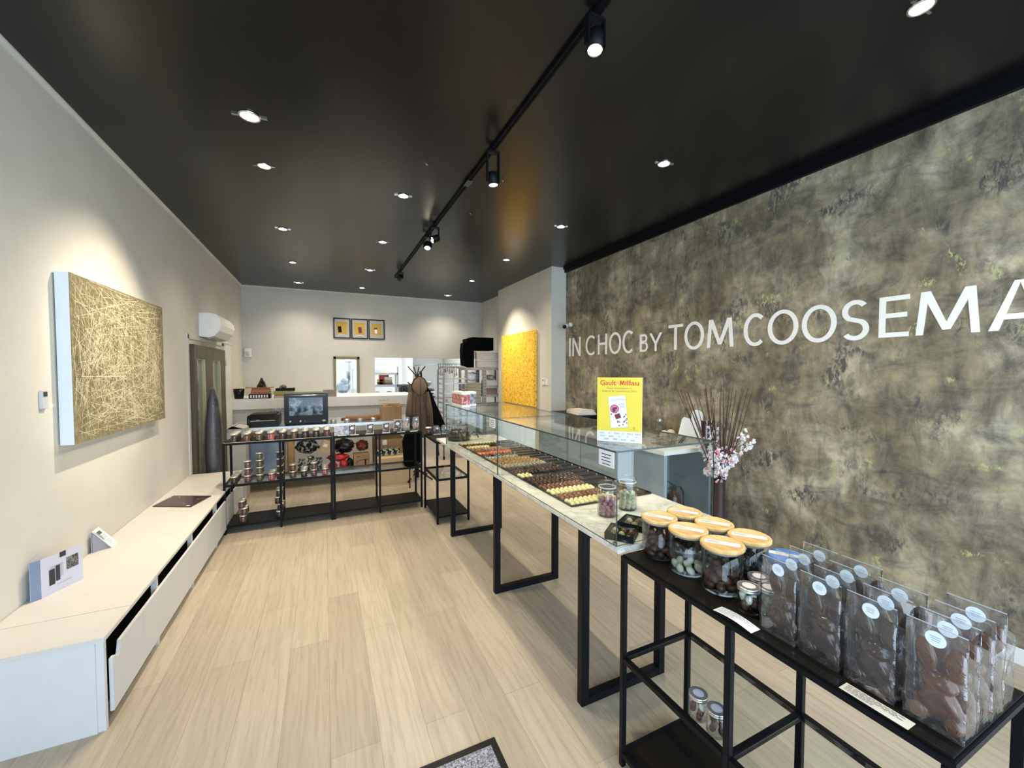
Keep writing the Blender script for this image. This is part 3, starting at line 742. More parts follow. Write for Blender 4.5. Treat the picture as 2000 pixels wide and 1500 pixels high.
# tall wrapped bundle behind the bench
wp = thing('wrapped_bundle', 'tall dark tapered bundle in clear plastic beside the olive door', 'bundle', (-1.155, 5.56, 0))
MB().lathe([(0.045, 0), (0.075, 0.3), (0.085, 0.6), (0.075, 0.95), (0.05, 1.2), (0.02, 1.33), (0.0, 1.35)], (-1.155, 5.56, 0.0), 18).build('dark_core', mat_scene('dark_violet_cloth', [(0.35, (0.003, 0.003, 0.005)), (0.6, (0.03, 0.02, 0.035)), (0.75, (0.10, 0.085, 0.11))], 7, (1, 1, 0.3), 0.4), wp)
MB().lathe([(0.05, 0.01), (0.085, 0.3), (0.097, 0.6), (0.088, 0.95), (0.06, 1.22), (0.03, 1.36), (0.012, 1.37)], (-1.155, 5.56, 0.0), 14, caps=False).build('plastic_sleeve', PLAST, wp)

# ------------------------------------------------------------------ black shelf units (steel frame, glass middle shelf)
def shelf_unit(label, x0, x1, y0, y1, h, along, mid=0.47, low=0.085, s=0.02):
    cx, cy = (x0+x1)/2, (y0+y1)/2
    t = thing('shelf_unit', label, 'shelf', (cx, cy, 0), None)
    e = 0.0008
    if along == 'x': pts = [(x, y) for x in (x0, cx-s/2, x1-s) for y in (y0, y1-s)]
    elif along == 'y': pts = [(x, y) for y in (y0, cy-s/2, y1-s) for x in (x0, x1-s)]
    else: pts = [(x, y) for y in (y0, y1-s) for x in (x0, x1-s)]
    for x, y in pts: MB().box(x, x+s, y, y+s, 0, h-0.022).build('leg', BLACK, t, bevel=0.0015)
    MB().box(x0, x1, y0, y1, h-0.022, h-0.006).build('top_frame', BLACK, t, bevel=0.0015)
    MB().box(x0+0.006, x1-0.006, y0+0.006, y1-0.006, h-0.006, h).build('top_panel', BLKW, t, bevel=0.001)
    for z, nm in ((mid, 'middle_frame'), (low, 'bottom_frame')):
        f = MB()
        xs = [x0+s, x1-s]; ys = [y0+s, y1-s]
        if along == 'x':
            for a, b in ((x0+s, cx-s/2), (cx+s/2, x1-s)):
                f.box(a, b, y0, y0+s, z-0.02, z).box(a, b, y1-s, y1, z-0.02, z)
            for xx in (x0, cx-s/2, x1-s): f.box(xx, xx+s, y0+s, y1-s, z-0.02, z)
        elif along == 'y':
            for a, b in ((y0+s, cy-s/2), (cy+s/2, y1-s)):
                f.box(x0, x0+s, a, b, z-0.02, z).box(x1-s, x1, a, b, z-0.02, z)
            for yy in (y0, cy-s/2, y1-s): f.box(x0+s, x1-s, yy, yy+s, z-0.02, z)
        else:
            f.box(x0+s, x1-s, y0, y0+s, z-0.02, z).box(x0+s, x1-s, y1-s, y1, z-0.02, z).box(x0, x0+s, y0+s, y1-s, z-0.02, z).box(x1-s, x1, y0+s, y1-s, z-0.02, z)
        f.build(nm, BLACK, t, bevel=0.0012)
    spans = [(x0+s, x1-s, y0+s, y1-s)]
    if along == 'x': spans = [(x0+s, cx-s/2, y0+s, y1-s), (cx+s/2, x1-s, y0+s, y1-s)]
    if along == 'y': spans = [(x0+s, x1-s, y0+s, cy-s/2), (x0+s, x1-s, cy+s/2, y1-s)]
    for a, b, c_, d_ in spans:
        MB().box(a+e, b-e, c_+e, d_-e, mid-0.006, mid-0.001).build('glass_shelf', GLASS, t)
        MB().box(a+e, b-e, c_+e, d_-e, low-0.012, low-0.001).build('bottom_panel', BLKW, t)
    return t
shelf_unit('black metal and glass shelf unit holding rows of small jars beside bench', -0.88, 0.062, 4.525, 4.87, 0.868, 'x')
shelf_unit('black shelf unit with chocolate bags on top, next to jar shelf', 0.068, 0.99, 4.525, 4.87, 0.868, 'x')
shelf_unit('narrow black open shelf unit tucked under far end of marble counter', 1.00, 1.345, 3.93, 4.50, 0.838, '4', mid=0.46)
shelf_unit('black metal shelf unit in front carrying wooden-lidded jars and bunny bags', 1.03, 1.398, 0.300, 1.214, 0.840, 'y', mid=0.44, low=0.062)

# ------------------------------------------------------------------ marble counter
ct = thing('marble_counter', 'long white marble counter on black steel frames', 'counter', (1.33, 2.6, 0))
MB().box(1.02, 1.66, 1.216, 4.02, 0.838, 0.860).build('marble_top', MARBLE, ct, bevel=0.003)
MB().box(1.045, 1.62, 1.45, 3.92, 0.822, 0.838).build('support_board', BLACK, ct)
for y in (1.493, 2.527, 3.584):
    f = MB(); s = 0.04; xa, xb = 1.05, 1.56
    f.box(xa, xa+s, y, y+s, 0, 0.822).box(xb-s, xb, y, y+s, 0, 0.822).box(xa+s, xb-s, y, y+s, 0, s).box(xa+s, xb-s, y, y+s, 0.822-s, 0.822)
    f.build('leg_frame', BLACK, ct, bevel=0.002)
# glass case
gc = thing('glass_display_case', 'long clear glass display case open at the back on the marble counter', 'display case', (1.3, 2.45, 0.86))
def pane(x0, x1, y0, y1, z0, z1, nm='glass_pane'):
    mb = MB().box(x0, x1, y0, y1, z0, z1)
    d = [x1-x0, y1-y0, z1-z0]; k = d.index(min(d))
    # faces order: -x,+x,-y,+y,-z,+z ; the narrow ones get the green edge
    for i in range(6):
        mb.m[i] = 0 if i//2 == k else 1
    return mb.build(nm, [GLASS, GEDGE], gc)
pane(1.024, 1.030, 1.236, 2.427, 0.8605, 1.2295)
pane(1.024, 1.030, 2.433, 3.665, 0.8605, 1.2295)
pane(1.020, 1.575, 1.232, 2.428, 1.230, 1.237, 'glass_top')
pane(1.020, 1.575, 2.432, 3.668, 1.230, 1.237, 'glass_top')
for y in (1.236, 2.428, 3.661):
    pane(1.0305, 1.572, y, y+0.005, 0.8605, 1.2295, 'glass_end')
for y in (1.243, 2.43, 3.655):
    MB().box(1.031, 1.043, y+0.006, y+0.02, 0.8602, 0.868).build('clip', CHROME, gc)
for y0_, y1_, lab in ((1.248, 1.343, 'near end of the glass case'), (2.458, 2.560, 'middle of the glass case')):
    s = thing('price_notice', 'small white printed notice taped inside the glass at %s' % lab, 'notice', (1.022, y0_, 1.2))
    pp_ = MB().box(1.0212, 1.0236, y0_, y1_, 1.165, 1.228).build('paper', PAPER, s)
    f = MB()
    for k in range(4):
        z = 1.215-k*0.013
        f.box(1.0206, 1.0212, y0_+0.018+0.004*(k % 2), y1_-0.018-0.006*(k == 3), z-0.0035, z)
    f.build('print', PRINT, pp_)

# ------------------------------------------------------------------ trays of pralines
tray = thing('praline_tray', 'x', 'tray', (0, 0, 0), 'black praline trays in the glass case')
TX0, TX1, TW = 1.118, 1.648, 0.089
f = MB().box(0, TX1-TX0, 0, TW, 0, 0.005).box(0, TX1-TX0, 0, 0.003, 0.005, 0.010).box(0, TX1-TX0, TW-0.003, TW, 0.005, 0.010).box(0, 0.003, 0.003, TW-0.003, 0.005, 0.010).box(TX1-TX0-0.003, TX1-TX0, 0.003, TW-0.003, 0.005, 0.010)
tbody = f.build('tray_body', BLKPL, tray)
hp = [(0, -0.008), (0.008, 0.001), (0.0075, 0.006), (0.004, 0.008), (0, 0.005), (-0.004, 0.008), (-0.0075, 0.006), (-0.008, 0.001)]
MB().prism(hp, lambda u, v, w: (TX1-TX0-0.060+w-v*0.35, TW/2+u, 0.018+v), 0, 0.0015).build('heart_tag', PAPER, tray)
TS = Stamp(tray)
def praline(name, kind):
    mb = MB()
    if kind == 'dome':
        mb.lathe([(0.0128, 0), (0.0136, 0.002), (0.0128, 0.007), (0.0095, 0.0125), (0.005, 0.0155), (0.0, 0.0165)], (0, 0, 0), 14, 0)
    elif kind == 'oval':
        mb.ell((0, 0, 0.005), (0.0145, 0.0105, 0.009), 12, 8)
        mb.v = [(x, y, max(z, 0)) for x, y, z in mb.v]
    return mb
PR = {}
CH = {'white': (WHITECH, 'white chocolate'), 'milk': (MILKCH, 'milk chocolate'), 'dark': (DARKCH, 'dark chocolate'), 'caramel': (CARAM, 'caramel coloured'),
      'grey': (GREYCH, 'silvery speckled'), 'red': (REDCH, 'orange red')}
CH = {k: (M('praline_'+k, c, 0.2, spec=0.7, var=v, vscale=60), nm_[1]) for (k, nm_), c, v in zip(CH.items(), ((0.80, 0.70, 0.34), (0.20, 0.075, 0.034), (0.060, 0.024, 0.014), (0.40, 0.20, 0.075), (0.36, 0.31, 0.22), (0.68, 0.15, 0.07)), (.06, .1, .2, .35, .5, .2))}
for k, (mt, nm) in CH.items():
    PR[k] = (praline(k, 'dome').mesh('praline_'+k, mt), nm, mt)
TR = [('white', 1.44), ('milk', 1.42), ('white', 1.425), ('milk', 1.44), ('dark', 1.50), ('dark', 1.50), ('white', 1.225), ('dark', 1.52), ('dark', 1.52), ('grey', 1.48),
      ('caramel', 1.50), ('caramel', 1.46), ('grey', 1.40), ('dark', 1.44), ('red', 1.42), ('milk', 1.46), ('caramel', 1.42), ('white', 1.34), ('dark', 1.46), ('white', 1.50)]
cnt = 0; rest = MB(); rest_m = list(dict.fromkeys(v[2] for v in PR.values()))
rp = random.Random(5)
for k, (kind, xe) in enumerate(TR):
    y0 = 1.69+k*0.0945
    lab = ('black praline tray nearest to the clip-top jars' if k == 0 else 'black praline tray, %s from near end of glass case, %s pralines' % (ORD[k], PR[kind][1]))
    TS((TX0, y0, 0.8605), 0, lab)
    n = int((xe-TX0-0.008)/0.0292)
    for r in range(3):
        for i in range(n):
            x = TX0+0.018+i*0.0292+(0.0 if r % 2 == 0 else 0.006); y = y0+0.0175+r*0.027
            if rp.random() < 0.015 and k > 3: continue
            if cnt < 300:
                o = bpy.data.objects.new('praline', PR[kind][0]); COL.objects.link(o)
                o.location = (x, y, 0.8656); o.rotation_euler = (0, 0, rp.uniform(0, 6))
                tag(o, '%s domed praline in the %s tray from near end of glass case' % (PR[kind][1], ORD[k]), 'praline', '%s tray of pralines' % ORD[k])
                cnt += 1
            else:
                rest.lathe([(0.0128, 0), (0.0136, 0.002), (0.0128, 0.007), (0.0095, 0.0125), (0.0, 0.0165)], (x, y, 0.8656), 10, rest_m.index(PR[kind][2]), caps=False)
tag(rest.build('praline', rest_m, org=(1.3, 3.0, 0.8656)), 'many small mixed pralines filling the farther trays of the case', 'pralines', kind='stuff')

# gift boxes of pralines at the near corner of the case
def gift_box(cx, cy, rz, label):
    t = thing('praline_box', label, 'box', (cx, cy, 0.8605))
    Q = Euler((0, 0, rz)).to_matrix(); c = Vector((cx, cy, 0.8605)); h = 0.058
    f = MB()
    for a in ((-h, h, -h, h, 0, 0.004), (-h, -h+0.003, -h, h, 0.004, 0.028), (h-0.003, h, -h, h, 0.004, 0.028), (-h+0.003, h-0.003, -h, -h+0.003, 0.004, 0.028), (-h+0.003, h-0.003, h-0.003, h, 0.004, 0.028)):
        f.box(*a)
    f.v = [tuple(c+Q@Vector(v)) for v in f.v]
    f.build('box_body', BLACK, t)
    f = MB().box(-h+0.0035, h-0.0035, -h+0.0035, h-0.0035, 0.0245, 0.0255); f.v = [tuple(c+Q@Vector(v)) for v in f.v]
    f.build('clear_window', GLASS, t)
    kinds = ['white', 'dark', 'milk', 'dark', 'white', 'milk', 'dark', 'caramel', 'white']
    for i in range(9):
        p = c+Q@Vector((-0.034+0.034*(i % 3), -0.034+0.034*(i//3), 0.0042))
        o = bpy.data.objects.new('praline', PR[kinds[i]][0]); COL.objects.link(o); o.location = p
        tag(o, '%s praline in the %s' % (PR[kinds[i]][1], label.split(' of ')[0]), 'praline', 'pralines in the '+label.split(' of ')[0])
gift_box(1.112, 1.305, radians(38), 'front black gift box of pralines at near corner of glass case')
gift_box(1.235, 1.365, radians(30), 'rear black gift box of pralines behind the other gift box')

# ------------------------------------------------------------------ clip-top jars inside the case
egg_cache = {}
def egg_mesh(name, mt, r=(0.0125, 0.0100, 0.0100)):
    k = (mt.name, r)
    if k not in egg_cache:
        mb = MB().ell((0, 0, 0), r, 12, 8); egg_cache[k] = mb.mesh('egg_'+mt.name, mt)
    return egg_cache[k]
def fill_eggs(cx, cy, z0, rad, height, es, mt, name, label, cat, group, seed, nlim=200, flat=0):
    """layers of eggs packed inside a round jar"""
    rnd = random.Random(seed); me = egg_mesh(name, mt, es); r = max(es)
    z = z0+es[2]; lay = 0; n = 0
    while z < z0+height-es[2]*0.5 and n < nlim:
        rads = []; q = rad-r*1.02
        while q > r*0.9: rads.append(q); q -= 2*r
        if q > -0.2*r: rads.append(0.0)
        for q in rads:
            m = max(1, int(2*pi*q/(2*r*1.0))) if q > 0 else 1
            if q > 0 and q < rad-3.3*r: pass
            ph = rnd.uniform(0, 6)
            for i in range(m):
                if n >= nlim: break
                a = ph+2*pi*i/m
                if flat and z > z0+height*0.55 and rnd.random() < flat: continue
                o = bpy.data.objects.new(name, me); COL.objects.link(o)
                o.location = (cx+q*cos(a), cy+q*sin(a), z+rnd.uniform(-0.003, 0.003))
                o.rotation_euler = (rnd.uniform(-.9, .9), rnd.uniform(-.9, .9), rnd.uniform(0, 6))
                tag(o, label, cat, group); n += 1
        z += es[2]*1.72; lay += 1
def clip_jar(cx, cy, label, mt, col, s, fillh):
    t = thing('clip_top_jar', label, 'jar', (cx, cy, 0.8605))
    b = (cx, cy, 0.8605)
    MB().lathe([(0.0, 0.004), (0.040, 0.004), (0.044, 0.012), (0.0445, 0.105), (0.041, 0.120), (0.0385, 0.128), (0.0395, 0.134), (0.0425, 0.134), (0.0425, 0.126), (0.0445, 0.118), (0.0475, 0.105), (0.0475, 0.008), (0.043, 0.0), (0.0, 0.0)], b, 32).build('glass_body', JARG, t)
    MB().lathe([(0.0, 0.140), (0.040, 0.140), (0.0435, 0.145), (0.0435, 0.152), (0.036, 0.160), (0.0, 0.163)], b, 32).build('glass_lid', JARG, t)
    MB().lathe([(0.039, 0.1345), (0.0435, 0.1345), (0.0435, 0.1395), (0.039, 0.1395), (0.039, 0.1345)], b, 32, caps=False).build('seal_ring', M('pale_rubber_seal', (0.55, 0.52, 0.48), 0.6), t)
    a = radians(s); dx, dy = cos(a), sin(a)
    f = MB()
    ring = [(cx+0.0445*cos(q), cy+0.0445*sin(q), 0.8605+0.124) for q in [i*2*pi/24 for i in range(25)]]
    f.tube(ring, 0.0012, 5)
    f.tube([(cx+dx*0.046, cy+dy*0.046, 0.985), (cx+dx*0.058, cy+dy*0.058, 0.975), (cx+dx*0.06, cy+dy*0.06, 0.995), (cx+dx*0.048, cy+dy*0.048, 1.012)], 0.0014, 5)
    f.tube([(cx-dx*0.046, cy-dy*0.046, 0.985), (cx-dx*0.052, cy-dy*0.052, 1.0), (cx-dx*0.046, cy-dy*0.046, 1.012)], 0.0014, 5)
    f.build('wire_clip', CHROME, t)
    fill_eggs(cx, cy, 0.8665, 0.0435, fillh, (0.0118, 0.0095, 0.0092), mt, 'chocolate_egg', '%s chocolate egg in the %s' % (col, 'left clip-top jar' if s == 200 else 'right clip-top jar'), 'chocolate egg', '%s chocolate eggs in clip-top jar' % col, int(s))
clip_jar(1.215, 1.530, 'left clip-top glass jar of pink speckled chocolate eggs inside the case', EGGPK, 'pink speckled', 200, 0.088)
clip_jar(1.362, 1.560, 'right clip-top glass jar of pale green chocolate eggs', EGGGR, 'pale green', 10, 0.078)

# ------------------------------------------------------------------ poster on the glass case
po = thing('poster_stand', 'yellow award poster standing on the near end of glass case', 'poster', (1.16, 1.39, 1.2375))
A = Vector((1.098, 1.458, 1.2380)); B = Vector((1.222, 1.312, 1.2380)); ux = (B-A).normalized(); uz = Vector((0, 0, 1)); nn = ux.cross(uz).normalized()
PW = (B-A).length; PH = 0.282
def pp(u, v, w): return tuple(A+ux*u+uz*v-nn*w)
MB().prism([(0, 0), (PW, 0), (PW, PH), (0, PH)], pp, 0, 0.004).prism([(0.03, 0), (PW-0.03, 0), (PW-0.03, 0.004), (0.03, 0.004)], pp, 0.004, 0.045).build('board', WHITE, po)
f = MB(); quad(f, A, ux, uz, 0, PW, 0.047, PH, 0, 0.0004); ysh = f.build('yellow_sheet', YELLOW, po)
f = MB(); f2_ = MB(); f3_ = MB()
text_into(f, 'Gault', A+ux*0.013+uz*0.248, ux, uz, w=0.068, h=0.022, mi=0, bold=0.013, lift=0.0009)
text_into(f, '&', A+ux*0.084+uz*0.249, ux, uz, w=0.012, h=0.018, mi=1, bold=0.0, lift=0.0009)
letter_strokes(f, 'M', 0.020, 0.0205, 0.0036, lambda u, v, w: tuple(A+ux*(0.098+u)+uz*(0.248+v)+nn*(0.0005+w)), 0.0004, 0)
text_into(f, 'illau', A+ux*0.121+uz*0.248, ux, uz, w=0.057, h=0.0215, mi=0, bold=0.013, lift=0.0009)
text_into(f2_, 'Finest Chocolatiers in', A+ux*(PW/2)+uz*0.231, ux, uz, w=0.108, h=0.0085, mi=2, lift=0.0009, align='c')
text_into(f2_, 'Belgium & Luxembourg 2023', A+ux*(PW/2)+uz*0.217, ux, uz, w=0.146, h=0.010, mi=2, lift=0.0009, align='c')
text_into(f3_, 'CALLEBAUT', A+ux*0.140+uz*0.054, ux, uz, w=0.038, h=0.0045, mi=2, lift=0.0009)
cc = A+ux*0.159+uz*0.065+nn*0.0009
f3_.lathe([(0.0035, 0), (0.005, 0)], cc, 20, 2, axis=nn, caps=False).lathe([(0.0015, 0), (0.0024, 0)], cc, 16, 2, axis=nn, caps=False)
PMT = [REDPR, M('pale_gold_print', (0.62, 0.40, 0.10), 0.5), M('olive_print', (0.33, 0.24, 0.03), 0.6)]
f.build('title_lettering', PMT, ysh); f2_.build('subtitle_lettering', PMT, ysh); f3_.build('maker_mark', PMT, ysh)
# booklet picture on the poster, tilted
Q = radians(5); vx = ux*cos(Q)-uz*sin(Q)*1.0; vz = uz*cos(Q)+ux*sin(Q)*(-1.0)
C0 = A+ux*0.062+uz*0.060+nn*0.0007
vz = (uz*cos(radians(5.5))-ux*sin(radians(5.5))); vx = (ux*cos(radians(5.5))+uz*sin(radians(5.5)))
f = MB(); quad(f, C0, vx, vz, 0.001, 0.074, -0.003, 0.135, 1, 0); quad(f, C0, vx, vz, 0, 0.0725, 0, 0.138, 0, 0.0003)
text_into(f, 'Gault', C0+vx*0.010+vz*0.118, vx, vz, w=0.027, h=0.010, mi=2, lift=0.0006)
text_into(f, 'Millau', C0+vx*0.040+vz*0.118, vx, vz, w=0.028, h=0.010, mi=2, lift=0.0006)
disc(f, C0+vx*0.022+vz*0.083+nn*0.0006, vx, vz, 0.019, 3); disc(f, C0+vx*0.022+vz*0.083+nn*0.0009, vx, vz, 0.0165, 4)
disc(f, C0+vx*0.019+vz*0.079+nn*0.0012, vx, vz, 0.007, 3, ry=0.011); disc(f, C0+vx*0.029+vz*0.086+nn*0.0012, vx, vz, 0.005, 3)
quad(f, C0, vx*0.96+vz*0.28, vz*0.96-vx*0.28, 0.034, 0.058, 0.028, 0.050, 3, 0.0006)
for k in range(4): quad(f, C0, vx, vz, 0.044-0.003*(k % 2), 0.067, 0.104-0.006*k, 0.106-0.006*k, 2, 0.0006)
for (a, b) in ((0.03, 0.028), (0.036, 0.024), (0.028, 0.023), (0.06, 0.048), (0.066, 0.055), (0.056, 0.044), (0.058, 0.026), (0.064, 0.030), (0.054, 0.022), (0.066, 0.018), (0.050, 0.012), (0.034, 0.008), (0.068, 0.036), (0.004, 0.06)):
    s_ = 0.0042; f.add([C0+vx*a+vz*b+nn*0.0006, C0+vx*(a+s_)+vz*(b-s_)+nn*0.0006, C0+vx*(a+s_*1.2)+vz*(b+s_)+nn*0.0006, C0+vx*(a-s_*.3)+vz*(b+s_*.9)+nn*0.0006], [(0, 1, 2, 3)], 3)
f.build('booklet_picture', [PAPER, M('poster_shadow_print', (0.45, 0.38, 0.08), 0.7), GREYPR, DKPINK, PINKPR], ysh)
# small sponsor marks on the white strip
f = MB()
marks = [('ROTOR', .012, .036, .02), ('A', .05, .036, .006), ('bakery', .075, .036, .022), ('A', .108, .036, .009), ('LINKEDIN', .13, .036, .026), ('Chocolatiers', .163, .036, .024),
         ('Debauve', .014, .023, .022), ('ARTCH', .052, .022, .022), ('M', .094, .023, .007), ('W', .128, .023, .008), ('ROYAUX', .03, .010, .022), ('salon', .072, .010, .016), ('chocolat', .105, .010, .022), ('club', .145, .009, .018)]
for i, (tx, a, b, w_) in enumerate(marks):
    quad(f, A, ux, uz, a, a+w_, b-0.001, b+0.0005, 0 if i != 7 else 1, 0.0006)
    for q in range(3+i % 3):
        a2 = a+w_*(q+0.2)/(3+i % 3); quad(f, A, ux, uz, a2, a2+w_*0.14, b+0.0015, b+0.0055-0.001*(q % 2), 0 if i != 7 else 1, 0.0006)
f.lathe([(0.0025, 0), (0.0042, 0)], A+ux*0.169+uz*0.026+nn*0.0007, 18, 0, axis=nn, caps=False)
f.build('sponsor_marks', [GREYPR, PINKPR], po)

# ------------------------------------------------------------------ wooden-lidded jars on the front shelf
def big_jar(cx, cy, label, mt, col, r_e, fillh, place, seed, flat=0, z0=0.8405, h=0.1505, dark=False):
    t = thing('storage_jar', label, 'jar', (cx, cy, z0), 'wooden-lidded storage jars on the front shelf')
    b = (cx, cy, z0); rr_ = 0.0615
    MB().lathe([(0.0, 0.005), (rr_-0.006, 0.005), (rr_-0.003, 0.009), (rr_-0.003, h-0.016), (rr_, h-0.016), (rr_, 0.006), (rr_-0.004, 0.0), (0.0, 0.0)], b, 40).build('glass_body', JARG, t)
    MB().lathe([(rr_-0.012, h-0.022), (rr_-0.0035, h-0.022), (rr_-0.0035, h-0.015), (rr_-0.012, h-0.015), (rr_-0.012, h-0.022)], b, 36, caps=False).build('seal_ring', M('pale_rubber_seal'), t)
    lid_ = MB().lathe([(0.0, h-0.0148), (rr_+0.002, h-0.0148), (rr_+0.0045, h-0.012), (rr_+0.0045, h-0.004), (rr_+0.0025, h-0.001), (0.056, h-0.001), (0.0545, h-0.0025), (0.0, h-0.0025)], b, 44).build('wooden_lid', LIDW, t)
    f = MB(); c = Vector((cx, cy, z0+h-0.0024)); Q = radians(-58+seed % 3*3); ex = Vector((cos(Q), sin(Q), 0)); ey = Vector((-sin(Q), cos(Q), 0))
    quad(f, c, ex, ey, -0.052, 0.052, -0.014, 0.014, 0, 0.0004)
    for k in range(4):
        for w0 in (0,): quad(f, c, ex, ey, -0.046, -0.004-0.007*(k % 2)+0.01*(k == 3), 0.0070-k*0.0045, 0.0086-k*0.0045, 1, 0.0007)
    quad(f, c, ex, ey, 0.005, 0.046, -0.006, -0.005, 1, 0.0007)
    f.build('lid_label', [PAPER, GREYPR], lid_)
    fill_eggs(cx, cy, z0+0.0055, rr_-0.0035, fillh, r_e, mt, 'chocolate_egg', '%s chocolate egg inside %s' % (col, place), 'chocolate egg', '%s chocolate eggs in %s' % (col, place), seed, 110, flat)
big_jar(1.160, 1.148, 'front left wooden-lidded jar full of brown eggs, touching marble counter', EGGBR, 'brown', (0.0165, 0.0125, 0.012), 0.118, 'the jar touching the counter', 3)
big_jar(1.163, 1.0145, 'middle wooden-lidded jar of the front row, nearly empty with white eggs', EGGWH, 'white and green', (0.0175, 0.0125, 0.012), 0.034, 'the nearly empty jar', 4)
big_jar(1.166, 0.881, 'nearest wooden-lidded jar, half full of brown eggs, beside small silver-lidded jars', EGGBR, 'brown', (0.0175, 0.014, 0.0135), 0.080, 'the nearest jar', 5, 0.45)
big_jar(1.294, 1.148, 'back left wooden-lidded jar of dark eggs under the vase', EGGBR, 'dark', (0.0165, 0.0125, 0.012), 0.110, 'the back left jar', 6)
big_jar(1.296, 1.0145, 'middle wooden-lidded jar of the back row with little inside', EGGWH, 'pale', (0.0165, 0.0125, 0.012), 0.028, 'the middle jar of the back row', 7)
big_jar(1.300, 0.881, 'back right wooden-lidded jar of black eggs beside the blue-lidded tub', EGGDK, 'black', (0.015, 0.0115, 0.011), 0.105, 'the back right jar', 8)
# blue-lidded tub
tb = thing('plastic_tub', 'clear plastic tub with bright blue lid behind the first bunny bag', 'tub', (1.315, 0.765, 0.8405))
MB().lathe([(0, 0), (0.048, 0), (0.052, 0.10), (0.0, 0.10)], (1.315, 0.765, 0.8405), 28).build('tub_body', PLAST, tb)
MB().lathe([(0.0, 0.1005), (0.053, 0.1005), (0.055, 0.105), (0.055, 0.124), (0.051, 0.128), (0, 0.128)], (1.315, 0.765, 0.8405), 32).build('blue_lid', BLUELID, tb)
f = MB(); cQ = Vector((1.315, 0.765, 0.8405+0.1284)); Q = radians(-57); quad(f, cQ, (cos(Q), sin(Q), 0), (-sin(Q), cos(Q), 0), -0.050, 0.050, -0.012, 0.012, 0, 0.0004)
for k in range(3): quad(f, cQ, (cos(Q), sin(Q), 0), (-sin(Q), cos(Q), 0), -0.04, 0.03-0.02*(k % 2), 0.004-k*0.005, 0.0052-k*0.005, 1, 0.0008)
f.build('lid_label', [PAPER, GREYPR], tb)
# small silver-lidded jars
def small_jar(cx, cy, z0, label, lidm=None, contents=((EGGWH, 4), (EGGBR, 6)), r=0.0305, h=0.075, sticker=PAPER, grp=None, seed=1):
    t = thing('small_jar', label, 'jar', (cx, cy, z0), grp); b = (cx, cy, z0)
    MB().lathe([(0, 0.003), (r-0.004, 0.003), (r-0.002, 0.006), (r-0.002, h-0.020), (r-0.005, h-0.014), (r-0.003, h-0.014), (r, h-0.021), (r, 0.005), (r-0.003, 0), (0, 0)], b, 28).build('glass_body', JARG, t)
    lid_ = MB().lathe([(0, h-0.0135), (r-0.002, h-0.0135), (r+0.0005, h-0.012), (r+0.0005, h-0.008), (r-0.0005, h-0.007), (r+0.0005, h-0.006), (r+0.0005, h-0.001), (r-0.001, h), (r-0.003, h-0.0008), (0, h-0.0008)], b, 32).build('screw_lid', lidm or ALU, t)
    f = MB(); disc(f, (cx, cy, z0+h-0.0004), (1, 0, 0), (0, 1, 0), r*0.58, 0, 24)
    if lidm is None: f.lathe([(r*0.60, 0), (r*0.86, 0)], (cx, cy, z0+h-0.0005), 28, 1, caps=False)
    f.build('lid_sticker', [sticker, M('dark_grey_ring', (0.16, 0.155, 0.16), 0.4)], lid_)
    rnd = random.Random(seed); z = z0+0.0135; k = 0
    seq = [m for m, n in contents for _ in range(n)]; seq.reverse()
    for i, m in enumerate(seq):
        a = i*2.2+seed; q = 0.0155 if r < 0.032 else 0.016
        o = bpy.data.objects.new('chocolate_egg', egg_mesh(m.name, m, (0.0125, 0.0095, 0.0092))); COL.objects.link(o)
        o.location = (cx+q*cos(a), cy+q*sin(a), z0+0.0135+i*(h-0.04)/max(1, len(seq)))
        o.rotation_euler = (rnd.uniform(-1, 1), 1.2, a)
        nm = {EGGWH: 'white and green', EGGBR: 'brown', EGGDK: 'black', EGGPK: 'pink'}[m]
        tag(o, '%s chocolate egg in the %s' % (nm, label.split(',')[0]), 'chocolate egg', 'eggs in the '+label.split(',')[0])
small_jar(1.128, 0.763, 0.8405, 'small silver-lidded jar, nearest of three beside big jars', seed=1)
small_jar(1.210, 0.787, 0.8405, 'small silver-lidded jar behind the nearest one, before the black eggs', contents=((EGGBR, 8),), seed=2)
small_jar(1.176, 0.7325, 0.8405, 'small jar half hidden behind first bunny bag', contents=((EGGWH, 8),), seed=3)
small_jar(1.072, 0.885, 0.4395, 'left dark-topped jar on the glass shelf', contents=((EGGWH, 2), (EGGBR, 6)), sticker=M('pale_blue_sticker', (0.50, 0.56, 0.72), 0.5), seed=4, r=0.0285, h=0.078)
small_jar(1.073, 0.820, 0.4395, 'right dark-topped jar on the glass shelf', contents=((EGGBR, 8),), sticker=M('pale_blue_sticker'), seed=5, r=0.0285, h=0.078)

